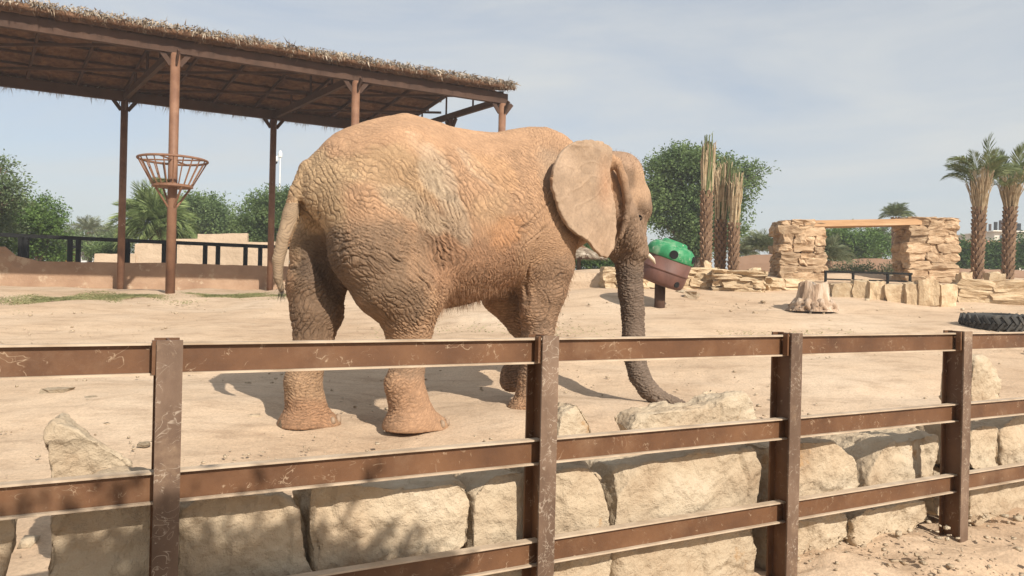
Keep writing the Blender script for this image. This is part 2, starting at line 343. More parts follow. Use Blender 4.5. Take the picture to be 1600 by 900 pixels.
ARS = [with_mat(noisy_rock(40+i, 2, .36, .80), M['arch_stone']) for i in range(7)]

def remesh_np(verts, faces, voxel):
    o = mesh_obj('tmp', verts, faces); md = o.modifiers.new('r', 'REMESH'); md.mode = 'VOXEL'; md.voxel_size = voxel
    dg = bpy.context.evaluated_depsgraph_get(); me = bpy.data.meshes.new_from_object(o.evaluated_get(dg))
    old = o.data; bpy.data.objects.remove(o); bpy.data.meshes.remove(old)
    return me
#@@BOULDERS
def boulder(outline, d, thick, label, seed, tilt=.0, topback=.0, voxel=.0125, cat='boulder', group=None, amp=.05, name='boulder'):
    F = [PF(px, py, d) for px, py in outline]
    c = sum(F, Vector())/len(F)
    n = len(F)
    rs = random.Random(seed)
    F = [c+(p-c)*1.03 for p in F]; front = [c+(p-c)*.965 for p in F]
    mid = [p+FNRM*(thick*.09) for p in F]
    zmin = min(p.z for p in F); zmax = max(p.z for p in F)
    back = []
    for p in F:
        t = (p.z-zmin)/(zmax-zmin+1e-6)
        q = c+(p-c)*rs.uniform(.86, 1.0)+FNRM*(thick*rs.uniform(.85, 1.1))
        q.z += topback*t
        back.append(q)
    vs = front+mid+back
    fs = [tuple(range(n))[::-1]] + [tuple(2*n+i for i in range(n))]
    for L in (0, n):
        for i in range(n): fs.append((L+i, L+(i+1) % n, L+n+(i+1) % n, L+n+i))
    me0 = mesh_obj('tmpb', [p-c for p in vs], fs)
    bm = bmesh.new(); bm.from_mesh(me0.data); bmesh.ops.triangulate(bm, faces=bm.faces[:]); bmesh.ops.recalc_face_normals(bm, faces=bm.faces[:])
    v2 = [v.co.copy() for v in bm.verts]; f2 = [tuple(v.index for v in f.verts) for f in bm.faces]; bm.free()
    od = me0.data; bpy.data.objects.remove(me0); bpy.data.meshes.remove(od)
    me = remesh_np(v2, f2, voxel)
    nv = len(me.vertices); co = np.empty(nv*3, np.float32); me.vertices.foreach_get('co', co); co = co.reshape(-1, 3)
    no = np.empty(nv*3, np.float32); me.vertex_normals.foreach_get('vector', no); no = no.reshape(-1, 3)
    sd = Vector((seed*3.7, seed*1.3, seed*5.9))
    fr = np.random.default_rng(seed+500); fn = np.array(FNRM)
    ext = co.max(0)-co.min(0)
    for q in range(22):
        if q >= 12: break
        nn = fr.normal(0, 1, 3); nn -= fn*abs(nn@fn)*1.2*(q % 3 > 0); nn[2] = nn[2] if q % 4 else abs(nn[2])+.6; nn /= np.linalg.norm(nn)
        pr = co@nn; lim = pr.max()*fr.uniform(.88, .985)
        m_ = pr > lim; co[m_] -= ((pr[m_]-lim)*.92)[:, None]*nn
    for q in range(5):                              # broad shallow chips on the face turned to the path
        nn = -fn+fr.normal(0, .10, 3); nn /= np.linalg.norm(nn); pr = co@nn; lim = pr.max()-fr.uniform(.006, .022); m_ = pr > lim; co[m_] -= ((pr[m_]-lim)*.9)[:, None]*nn
    me.vertices.foreach_set('co', co.ravel()); me.update(); me.vertex_normals.foreach_get('vector', no_ := np.empty(nv*3, np.float32)); no = no_.reshape(-1, 3)
    for i in range(nv):
        p = Vector(co[i])
        a = mnoise.fractal(p*2.6+sd, 1.0, 2.0, 3)*amp*.55
        b = mnoise.ridged_multi_fractal(p*4.5+sd, 1.0, 2.1, 4, 1.0, 2.0)
        e = mnoise.cell(p*3.1+sd+mnoise.noise_vector(p*3)*.5)*amp*.22
        co[i] += no[i]*(a - b*amp*.12 + e + mnoise.fractal(p*17+sd, .7, 2.1, 4)*amp*.17)
    me.vertices.foreach_set('co', co.ravel()); me.materials.append(M['boulder'])
    me.polygons.foreach_set('use_smooth', [True]*len(me.polygons)); me.update()
    o = bpy.data.objects.new(name, me); COL.objects.link(o); o.location = c
    tag(o, label, cat, group); return o
BG = 'boulders lined up behind the steel fence'
BL = [
 ([(-60,775),(2,798),(22,832),(14,880),(0,930),(-60,930)], .090, .35, 'pale boulder cut off by the left edge of the photo behind the fence'),
 ([(78,795),(84,778),(160,772),(262,780),(268,860),(262,950),(74,950)], .078, .38, 'flat faced shaded boulder directly left of the leftmost fence post'),
 ([(272,800),(300,772),(440,778),(462,800),(475,850),(494,915),(490,960),(270,960)], .078, .45, 'wide shaded boulder just right of the leftmost fence post'),
 ([(482,778),(497,757),(560,763),(640,767),(733,753),(738,790),(737,850),(722,872),(690,940),(500,960),(494,860),(483,815)], .072, .42, 'broad block with dappled shade filling the middle of the leftmost full fence bay'),
 ([(742,770),(762,747),(815,739),(845,742),(848,850),(846,960),(742,960),(738,850)], .082, .42, 'narrow boulder with ribbed dark left side just left of the second fence post'),
 ([(852,738),(940,722),(948,780),(955,840),(956,960),(852,960)], .072, .40, 'upright pale block just right of the second fence post'),
 ([(964,750),(978,738),(1010,727),(1100,706),(1188,692),(1196,705),(1190,790),(1186,850),(1178,950),(966,960),(960,850)], .072, .42, 'largest pale smooth block in the bay left of the third fence post'),
 ([(1202,700),(1255,692),(1312,692),(1338,718),(1352,758),(1340,786),(1262,806),(1204,808)], .082, .45, 'rounded pale boulder on the upper row right of the third fence post'),
 ([(1354,760),(1372,722),(1392,692),(1470,680),(1477,700),(1468,757),(1362,778)], .20, .55, 'faceted boulder with sloping top just left of the rightmost fence post'),
 ([(1202,815),(1262,812),(1332,798),(1334,845),(1296,872),(1262,905),(1204,925)], .10, .40, 'lower boulder half sunk in dirt right of the third fence post'),
 ([(1340,800),(1400,790),(1458,782),(1452,822),(1394,862),(1342,855)], .072, .40, 'lower pale boulder touching the dirt in the rightmost full bay'),
 ([(1524,562),(1546,556),(1568,588),(1568,650),(1566,735),(1520,735)], .95, .30, 'tall upright slab right of the rightmost fence post'),
 ([(1572,668),(1600,650),(1660,640),(1670,740),(1574,738)], .09, .4, 'boulder at the right edge of the photo beside the tall slab'),
 ([(1520,742),(1600,738),(1680,745),(1680,800),(1600,818),(1560,836),(1520,836)], .08, .4, 'long low boulder under the tall slab at the right edge'),
 ([(1519,672),(1545,664),(1569,668),(1571,738),(1518,740)], .09, .4, 'squarish pale boulder directly in front of the tall slab at right'),
 ([(1462,762),(1515,750),(1512,815),(1468,808)], .090, .35, 'small dark boulder hidden behind the rightmost fence post'),
]
for i, (ol, d, th, lab) in enumerate(BL):
    boulder(ol, d, th, lab, i+1, group=BG, topback=.02)
boulder([(68,672),(92,655),(128,680),(200,726),(212,775),(150,800),(80,790)], 1.3, .30, 'pointed pale rock standing on the sand left of the leftmost post', 31, cat='rock', name='rock')
boulder([(903,630),(922,652),(934,690),(930,715),(868,715),(878,650)], 2.1, .35, 'small pointed grey rock on the sand just right of the second post', 32, cat='rock', name='rock')
boulder([(990,668),(1008,648),(1062,641),(1112,637),(1140,620),(1168,614),(1184,638),(1198,668),(1190,705),(1000,712)], 1.75, .35, 'long pale rock lying in front of the trunk tip', 33, cat='rock', name='rock')
boulder([(1345,672),(1372,664),(1398,672),(1405,688),(1360,696)], 1.5, .25, 'small low stone on the sand behind the faceted boulder', 34, cat='rock', name='rock', voxel=.02)

# loose stones one can point at
for k, (px, py, D, s, lab) in enumerate([
    (88, 612, 8.0, .20, 'flat pale stone, largest of the loose stones on the sand at left'),
    (112, 618, 7.9, .08, 'small stone touching the flat pale stone at left'),
    (145, 632, 7.7, .15, 'broken pale stone right of the flat one at left'),
    (205, 634, 7.7, .08, 'pale pebble on the sand left of the elephant shadow'),
    (1080, 462, 17.0, .32, 'dark stone on the sand right of the barrel post'),
    (1065, 455, 17.6, .2, 'small stone between barrel and low wall'),
    (225, 707, 6.2, .07, 'pebble close to the leftmost post above the middle rail'),
    (85, 642, 7.5, .07, 'pebble just above the pointed pale rock'),
    (918, 609, 8.2, .07, 'whitish pebble between second post and trunk')]):
    w = P(px, py, D); z = gh(w.x, w.y)
    o = bpy.data.objects.new('loose_stone', PEB[k % 4]); COL.objects.link(o); o.location = (w.x, w.y, z+s*.12)
    o.scale = (s*1.3, s*.9, s*.55); o.rotation_euler = (0, 0, k*1.1); tag(o, lab, 'stone', 'loose stones on the sand')

def scatter_pebbles():
    r = np.random.default_rng(11); V = []; Fc = []; n = 0
    cube = np.array([[x, y, z] for x in (-.5, .5) for y in (-.5, .5) for z in (-.5, .5)])
    cf = np.array([(0, 1, 3, 2), (4, 6, 7, 5), (0, 4, 5, 1), (2, 3, 7, 6), (0, 2, 6, 4), (1, 5, 7, 3)])
    for k in range(5200):
        if k < 1500: x = r.uniform(.6, 5.2); d = r.uniform(-1.2, .45); y = FY0+FSL*(x-FX0)+d/FNRM.y; s = r.gamma(1.3, .006)+.003
        else: y = 4+14*r.random()**1.3; x = r.uniform(-.8, .75)*y; s = r.gamma(1.25, .0056)*(.6+y*.055)+.0035
        if k > 4900: s *= 2.2
        c = cube*r.uniform(.6, 1.2, 3)*s*[1.3, 1, .7]+r.normal(0, .09, (8, 3))*s
        a = r.uniform(0, 6.28); R = np.array([[math.cos(a), -math.sin(a), 0], [math.sin(a), math.cos(a), 0], [0, 0, 1]])
        V.append(c@R.T+[x, y, gh(x, y)+s*.2]); Fc.append(cf+n); n += 8
    o = mesh_obj('gravel', np.concatenate(V), np.concatenate(Fc), M['boulder']); tag(o, kind='stuff')
scatter_pebbles()

#@@FENCE
def make_fence():
    root = empty('steel_fence', (FX0, FY0, 0), 'brown steel beam fence with three rails crossing the whole foreground', 'fence')
    n = -FNRM; up = Vector((0, 0, 1))
    S = .42; ztop = CAMZ-.49*S
    posx = [(-1.15-1.43*FDIR.x), -1.128, .135, 1.40, 2.66, 2.66+1.45*FDIR.x]
    posts = [Vector((x, FY0+FSL*(x-FX0), 0)) for x in posx]
    R = [ztop, ztop-S, ztop-2*S]
    dep = .13; wid = .078; tf = .009
    def hpost(c):
        m = MB(); z0 = gh(c.x, c.y)-.35; H = ztop+.012-z0; zc = z0+H/2
        for s in (-1, 1): m.box(c+n*(s*(dep/2-tf/2))+up*zc, wid, tf, H, (FDIR, n, up))
        m2 = MB(); m2.box(c+up*zc, .007, dep-2*tf-.001, H-.002, (FDIR, n, up))
        return m, m2, z0, H
    for i, c in enumerate(posts):
        m, m2, z0, H = hpost(c)
        fr = MB(); fr.box(c+n*(dep/2-tf/2)+up*(z0+H/2), wid, tf, H, (FDIR, n, up))
        bk = MB(); bk.box(c-n*(dep/2-tf/2)+up*(z0+H/2), wid, tf, H, (FDIR, n, up)); bk.add(m2.v, m2.f)
        p = bl(bk, 'post', M['paint'], root)
        q = fr.build('post_flange', M['paint_worn'], p, origin=root.location)
        if i in (1, 2, 3, 4):
            t = MB(); t.box(c-FDIR*(wid/2+.006)+n*(dep/2-.03)+up*(ztop-.045), .012, .03, .11, (FDIR, n, up)); t.build('tab', M['paint'], p, origin=root.location)
    hw = .022; tfl = .007
    for i in range(len(posts)-1):
        a = posts[i]+FDIR*.006; b = posts[i+1]-FDIR*.006
        if i == 0: a = a-FDIR*.6
        for k, z in enumerate(R):
            hh = .105
            z = z - (0 if k == 0 else .0)
            off = n*0.0
            m = MB(); m.beam(a+off+up*(z-hh/2), b+off+up*(z-hh/2), .007, hh-2*tfl-.001)
            r = bl(m, 'rail', M['paint'], root)
            for zz in (z-tfl/2, z-hh+tfl/2):
                m = MB(); m.beam(a+off+up*zz, b+off+up*zz, hw*2, tfl); m.build('rail_flange', M['rail_top'], r, origin=root.location)
make_fence()
#@@SHELTER
def thatch_fringe(mb_v, mb_f, a, b, n, length, out, up_bias, seed, spread=.18):
    r = np.random.default_rng(seed); a = np.array(a); b = np.array(b); out = np.array(out)
    t = r.random(n); base = a+(b-a)*t[:, None]+out*r.uniform(-.35, .05, n)[:, None]
    base[:, 2] += r.uniform(-.08, .10, n)*up_bias
    dirs = out*r.uniform(.3, 1.1, n)[:, None]+np.array([0, 0, -1])*r.uniform(.1, 1.2, n)[:, None]+r.normal(0, .45, (n, 3))
    dirs /= np.linalg.norm(dirs, axis=1)[:, None]
    clump = .75+.3*np.sin(t*197+seed)*np.sin(t*83)+.15*np.sin(t*611)
    L = length*r.uniform(.4, 1.2, n)*clump
    side = np.cross(dirs, r.normal(0, 1, (n, 3))); side /= np.linalg.norm(side, axis=1)[:, None]
    w = r.uniform(.008, .026, n)
    V = np.stack([base-side*w[:, None], base+side*w[:, None], base+dirs*L[:, None]], 1)
    mb_v.append(V.reshape(-1, 3))
def make_shelter():
    A = [Vector((-8.9, 20.0, 0)), Vector((-4.6, 22.35, 0)), Vector((-.44, 24.65, 0))]
    step = (A[2]-A[0])/2
    A = [A[0]+step*k for k in (-2, -1, 0, 1, 2)]
    cr = Vector((-13.0+8.9, 25.5-20.0, 0))
    root = empty('thatched_shelter', (A[2].x, A[2].y, gh(A[2].x, A[2].y)), 'long open shelter with shaggy thatched roof on rusty steel columns', 'shelter')
    zb = CAMZ+5.9; zt = CAMZ+6.22; zr = CAMZ+6.86
    rd = step.normalized(); cd = cr.normalized()
    for i, c in enumerate(A):
        if i == 0: continue
        for k, c2 in enumerate((c, c+cr)):
            m = MB(); zg = gh(c2.x, c2.y)
            m.tube([(c2.x, c2.y, zg-.3), (c2.x, c2.y, zb)], .118 if k == 0 else .112, 16)
            col = bl(m, 'column', M['rust'], root, True)
            g = MB()
            for s in (-1, 1):
                g.beam(c2+rd*(s*.10)+Vector((0, 0, zb-.30)), c2+rd*(s*.34)+Vector((0, 0, zb+.02)), .05, .12)
                g.beam(c2+cd*(s*.10)+Vector((0, 0, zb-.30)), c2+cd*(s*.34)+Vector((0, 0, zb+.02)), .05, .12)
            g.build('bracket', M['steel_dark'], col, origin=root.location)
            if k == 0 and i == 2: paint = col
    for k, off in enumerate((Vector(), cr)):
        m = MB(); m.beam(A[0]+off+Vector((0, 0, (zb+zt)/2)), A[-1]+off+rd*.15+Vector((0, 0, (zb+zt)/2)), .16, zt-zb)
        bl(m, 'eave_beam', M['steel_dark'], root)
    # tie beams, king posts, rafters, purlins
    for i, c in enumerate(A):
        m = MB(); m.beam(c+cd*.09+Vector((0, 0, zb+.12)), c+cr-cd*.09+Vector((0, 0, zb+.12)), .12, .2); bl(m, 'tie_beam', M['steel_dark'], root)
        if i == 4:
            mid = c+cr*.45; m = MB()
            m.tube([(mid.x, mid.y, gh(mid.x, mid.y)-.3), (mid.x, mid.y, zb)], .1, 12); bl(m, 'column', M['rust'], root, True)
            m = MB(); 
            for s in (-1, 1): m.beam(mid+cd*(s*.06)+Vector((0, 0, zb-.35)), mid+cd*(s*.32)+Vector((0, 0, zb)), .06, .14)
            bl(m, 'bracket', M['steel_dark'], root)
        for t in (.25, .5, .75):
            q = c+cr*t; h = zt+(zr-zt)*(1-abs(t-.5)*2)
            m = MB(); m.beam(q+Vector((0, 0, zb+.225)), q+Vector((0, 0, h-.06)), .06, .06, up=(1, 0, 0)); bl(m, 'king_post', M['steel_dark'], root)
    nr = 14; L = A[-1]-A[0]
    for j in range(nr+1):
        c = A[0]+L*(j/nr); big = (j % 3.5 == 0)
        for s, e in ((c, c+cr*.5), (c+cr, c+cr*.5)):
            m = MB(); m.beam(s+Vector((0, 0, zt+.03)), e+Vector((0, 0, zr-.04)), .07, .11); bl(m, 'rafter', M['steel_dark'], root)
    for t in (.12, .24, .37, .5, .63, .76, .88):
        h = zt+(zr-zt)*(1-abs(t-.5)*2)+.11
        m = MB(); m.beam(A[0]+cr*t+Vector((0, 0, h)), A[-1]+cr*t+rd*.3+Vector((0, 0, h)), .05, .07); bl(m, 'purlin', M['steel_dark'], root)
    for j in range(4):                            # diagonal braces seen under the roof
        for fl in (0, 1):
            s = A[j]+cr*(.95 if fl else .55); e = A[j+1]+cr*(.55 if fl else .08)
            m = MB(); m.beam(s+Vector((0, 0, zb+.3)), e+Vector((0, 0, zb+.36)), .07, .07); bl(m, 'brace', M['steel_dark'], root)
    # thatch: two thick slopes with a lumpy surface
    r = np.random.default_rng(5)
    ov = .42; n1, n2 = 150, 40
    a0 = np.array(A[0]-rd*1.0); Lv = np.array(A[-1]-A[0]+rd*1.16); cv = np.array(cr); cdn = np.array(cd)
    def surf(u, v, side):                          # v 0..1 across the whole width including overhang
        W = np.linalg.norm(cv)+2*ov; x = v*W-ov; t = x/np.linalg.norm(cv)
        h = zt+.15+(zr-zt)*(1-np.abs(t-.5)*2)
        p = a0+Lv*u[..., None]+cdn*x[..., None]
        p[..., 2] = h+(0 if side == 0 else .17)
        return p
    U, Vv = np.meshgrid(np.linspace(0, 1, n1), np.linspace(0, 1, n2), indexing='ij')
    bot = surf(U, Vv, 0); top = surf(U, Vv, 1); top[..., 2] -= .05
    top[..., 2] += r.uniform(-.04, .05, U.shape); bot[..., 2] += r.uniform(-.03, .03, U.shape)
    bot[:, 1:-1, 2] += .0
    I = np.arange(n1*n2).reshape(n1, n2); off = n1*n2
    q = lambda I: np.stack([I[:-1, :-1], I[1:, :-1], I[1:, 1:], I[:-1, 1:]], -1).reshape(-1, 4)
    F = [q(I)+off, q(I)[:, ::-1]]
    def strip(e): return np.stack([e[:-1], e[1:], e[1:]+off, e[:-1]+off], -1)
    F += [strip(I[:, 0]), strip(I[:, -1])[:, ::-1], strip(I[0, :])[:, ::-1], strip(I[-1, :])]
    V = np.concatenate([bot.reshape(-1, 3), top.reshape(-1, 3)])-np.array(root.location)
    mesh_obj('thatch', V, np.concatenate(F), M['thatch'], root)
    vs = []
    e0 = surf(np.array([0., 1.]), np.array([0., 0.]), 1); e1 = surf(np.array([0., 1.]), np.array([1., 1.]), 1)
    gz = surf(np.array([1., 1., 1.]), np.array([0., .5, 1.]), 1)
    thatch_fringe(vs, None, e0[0], e0[1], 12000, .22, -cdn, 1.1, 1)
    thatch_fringe(vs, None, e1[0]-[0, 0, .22], e1[1]-[0, 0, .22], 13000, .46, cdn*.5, .8, 2)
    thatch_fringe(vs, None, gz[0], gz[1], 900, .25, np.array(rd), .8, 3); thatch_fringe(vs, None, gz[1], gz[2], 900, .25, np.array(rd), .8, 4)
    V = np.concatenate(vs)-np.array(root.location)
    o = mesh_obj('straw_fringe', V, np.arange(len(V)).reshape(-1, 3), M['straw'], root); tag(o, kind='stuff')
    # hanging straw on the underside
    n = 9000; u = r.random(n); v = r.random(n)*.96+.02; b = surf(u, v, 0)+r.normal(0, .01, (n, 3))
    d = r.normal(0, 1, (n, 3)); d[:, 2] = -np.abs(d[:, 2])*.25; d += -cdn*.6; d /= np.linalg.norm(d, axis=1)[:, None]
    s = np.cross(d, [0, 0, 1.0]); s /= np.linalg.norm(s, axis=1)[:, None]; w = r.uniform(.01, .02, n)[:, None]; Ln = r.uniform(.12, .35, n)[:, None]
    V = np.stack([b-s*w, b+s*w, b+d*Ln], 1).reshape(-1, 3)-np.array(root.location)
    o = mesh_obj('straw_lining', V, np.arange(len(V)).reshape(-1, 3), M['thatch'], root); tag(o, kind='stuff')
    # hay basket round the near column
    c = A[2]; zt_ = P(270, 250, 20).z; zb_ = P(268, 291, 20).z
    bk = empty('hay_basket', (c.x, c.y, zb_), 'round rusty hay basket fixed around the nearest shelter column', 'feeder')
    Rt, Rb = .84, .50
    m = MB(); m.ring((c.x, c.y, zt_), Rt, .032, 48); bl(m, 'top_ring', M['rust'], bk, True)
    m = MB(); m.tube([(c.x, c.y, zb_-.03), (c.x, c.y, zb_+.03)], Rb, 32); bl(m, 'floor_plate', M['rust'], bk)
    for k in range(22):
        a = 2*PI*k/22; m = MB()
        m.tube([(c.x+Rb*.97*math.cos(a), c.y+Rb*.97*math.sin(a), zb_+.02), (c.x+Rt*math.cos(a), c.y+Rt*math.sin(a), zt_)], .017, 6); bl(m, 'bar', M['rust'], bk)
    for k in range(4):
        a = 2*PI*k/4+.9; m = MB()
        m.tube([(c.x+.11*math.cos(a), c.y+.11*math.sin(a), zb_-.55), (c.x+Rb*.95*math.cos(a), c.y+Rb*.95*math.sin(a), zb_-.03)], .028, 8); bl(m, 'strut', M['rust'], bk)
    m = MB()
    for a in (0, PI/2, PI, 3*PI/2): m.tube([(c.x+.115*math.cos(a), c.y+.115*math.sin(a), zt_), (c.x+Rt*math.cos(a), c.y+Rt*math.sin(a), zt_)], .022, 6)
    bl(m, 'spoke', M['rust'], bk)
    n = 500; V = []
    for k in range(n):
        a = rng.uniform(2.6, 4.2); q = rng.uniform(.1, .48); p = np.array([c.x+q*math.cos(a), c.y+q*math.sin(a), zb_+rng.uniform(.03, .16)])
        d = rng.normal(0, 1, 3)*[1, 1, .5]; d /= np.linalg.norm(d); V += [p-d*.12, p+d*.12, p+np.array([.012, 0, .012])]
    V = np.array(V)-np.array(bk.location); o = mesh_obj('hay', V, np.arange(len(V)).reshape(-1, 3), M['grass'], bk); tag(o, kind='stuff')
    return A, cr
SH_A, SH_CR = make_shelter()

#@@BACKLEFT
def extruded_wall(pts_xy, tops, thick, mat, name, label, cat, sink=.5, seg=1.2, jag=.02, seed=0, **kw):
    """wall along a polyline; tops are absolute z at each vertex"""
    r = random.Random(seed); root_loc = Vector((pts_xy[0][0], pts_xy[0][1], gh(*pts_xy[0])))
    P3 = []
    for (p, q, za, zb) in zip(pts_xy[:-1], pts_xy[1:], tops[:-1], tops[1:]):
        p = Vector(p).to_3d(); q = Vector(q).to_3d(); n = max(1, int((q-p).length/(seg*.25)))
        for i in range(n): P3.append((p.lerp(q, i/n), za+(zb-za)*i/n))
    P3.append((Vector(pts_xy[-1]).to_3d(), tops[-1]))
    m = MB(); k = len(P3); vs = []; nz = 5
    for i, (p, z) in enumerate(P3):
        a = P3[max(i-1, 0)][0]; b = P3[min(i+1, k-1)][0]; t = (b-a).normalized(); nn = Vector((-t.y, t.x, 0))
        z += r.uniform(-jag, jag)
        for s in (-1, 1):
            for j in range(nz):
                zz = (gh(p.x, p.y)-sink)+(z-(gh(p.x, p.y)-sink))*j/(nz-1)
                w = thick/2*(1 if j < nz-1 else .75)+.02*mnoise.noise(Vector((p.x*1.5+s*9, p.y*1.5, zz*2)))
                q = p+nn*(s*w); vs.append((q.x, q.y, zz))
    fs = []
    for i in range(k-1):
        o = i*2*nz; o2 = o+2*nz
        for j in range(nz-1):
            fs.append((o+j, o2+j, o2+j+1, o+j+1)); fs.append((o+nz+j, o+nz+j+1, o2+nz+j+1, o2+nz+j))
        fs.append((o+nz-1, o2+nz-1, o2+2*nz-1, o+2*nz-1))
    for o, rev in ((0, 0), ((k-1)*2*nz, 1)):
        for j in range(nz-1):
            f = (o+j, o+j+1, o+nz+j+1, o+nz+j); fs.append(f if rev == 0 else f[::-1])
    m.add(vs, fs); ob = m.build(name, mat, origin=root_loc); ob.location = root_loc
    tag(ob, label, cat, **kw); return ob
def W2(px, D, py=430): q = P(px, py, D); return (q.x, q.y)
def topz(px, py, D): return P(px, py, D).z
pts = [(q, 33.92/(1-.55*(q-800)/1200), t) for q, t in ((-260, 380), (-60, 383), (8, 386), (25, 400), (50, 405), (62, 409), (250, 411), (430, 416), (520, 418), (640, 420))]
extruded_wall([W2(a, D) for a, D, t in pts], [topz(a, t, D) for a, D, t in pts], .35, M['plaster'], 'yard_wall', 'low tan plaster wall behind the thatched shelter', 'wall', jag=.012)
rp = [(-120, 30.0, 361), (200, 31.0, 376), (430, 32.5, 386), (560, 33.3, 392)]
def make_railing(rp, name, label, posts, mat, drop=.0, thick=.12, low=None):
    root = empty(name, (*W2(rp[0][0], rp[0][1]), gh(*W2(rp[0][0], rp[0][1]))), label, 'railing')
    for (a, D, t), (b, D2, t2) in zip(rp[:-1], rp[1:]):
        m = MB(); m.beam(P(a, t, D), P(b, t2, D2), thick, thick*.9); bl(m, 'handrail', mat, root)
        if low:
            m = MB(); m.beam(P(a, t+low, D), P(b, t2+low, D2), thick*.7, thick*.6); bl(m, 'lower_rail', mat, root)
    for px in posts:
        for (a, D, t), (b, D2, t2) in zip(rp[:-1], rp[1:]):
            if a <= px <= b:
                k = (px-a)/(b-a); DD = D+(D2-D)*k; q = P(px, t+(t2-t)*k, DD)
                m = MB(); m.beam(q+Vector((0, 0, -thick*.46)), Vector((q.x, q.y, gh(q.x, q.y)-.2)), thick*.9, thick*.9, up=(1, 0, 0)); bl(m, 'rail_post', mat, root)
    return root
make_railing(rp, 'black_railing', 'long black railing running above the tan plaster wall', [-70, 33, 42, 110, 123, 200, 257, 273, 321, 341, 384, 407, 470], M['black'], thick=.16)
for a, b, t, D, h in ((212, 262, 381, 35, 0), (262, 312, 374, 35.4, 0), (310, 385, 366, 35.8, 0), (385, 450, 379, 36.2, 0), (150, 212, 397, 34.5, 0)):
    extruded_wall([W2(a-1, D), W2(b+1, D+.4)], [topz(a, t, D), topz(b, t-1, D+.4)], .5, M['pale_plaster'], 'pale_rockwork_wall',
        {212: 'pale sandy block wall left of the fan palm base behind the railing', 262: 'pale sandy block wall section right of the nearest shelter column', 310: 'tallest pale sandy block wall behind the railing', 385: 'pale sandy block wall section next to the elephant tail', 150: 'lowest pale wall section by the dark shed behind the railing'}[a], 'wall', seed=a, group='pale block walls behind the railing')
def low_shed():
    c = P(120, 395, 42); root = empty('market_shelter', (c.x, c.y, gh(c.x, c.y)), 'small dark shelter with orange and red panels far behind the railing', 'kiosk')
    a = P(78, 386, 42); b = P(165, 388, 42); dz = Vector((0, 1.6, 0))
    m = MB(); m.box((a+b)/2+dz/2, (b-a).length, 1.8, .16); bl(m, 'roof', M['black'], root)
    for px in (84, 98, 122, 140, 160):
        q = P(px, 388, 42); m = MB(); m.box((q.x, q.y+.1, (q.z+gh(q.x, q.y))/2), .14, .14, q.z-gh(q.x, q.y)-.1); bl(m, 'support', M['black'], root)
    for px, mt, w in ((105, 'orange', 11), (118, 'red', 8), (133, 'white', 9)):
        q = P(px, 399, 42.6); m = MB(); m.box(q, w/1200*42, .06, .8); o = bl(m, 'panel', M[mt], root)
low_shed()
def cam_pole():
    D = 48; a = P(437, 330, D); b = P(438, 243, D); root = empty('camera_pole', (a.x, a.y, gh(a.x, a.y)), 'thin white pole with a dome camera behind the shelter', 'camera pole')
    m = MB(); m.tube([(a.x, a.y, gh(a.x, a.y)), b], .04, 8); bl(m, 'pole', M['white'], root)
    bm = MB(); bm.tube([b+Vector((0, 0, -.1)), b+Vector((0, 0, .12)), b+Vector((0, 0, .3))], [.12, .13, .05], 10); bl(bm, 'lamp_head', M['white'], root)
    d = b+Vector((-.22, -.1, -.3)); m = MB(); m.tube([d+Vector((0, 0, .2)), d, d-Vector((0, 0, .1))], [.1, .14, .1], 10); q = bl(m, 'camera_housing', M['white'], root)
    m = MB(); m.tube([d-Vector((0, 0, .1)), d-Vector((0, 0, .2)), d-Vector((0, 0, .25))], [.1, .08, .02], 10); m.build('dome', M['dark'], q, origin=root.location)
    m = MB(); m.beam(d+Vector((0, 0, .2)), b, .04, .04); bl(m, 'arm', M['white'], root)
cam_pole()

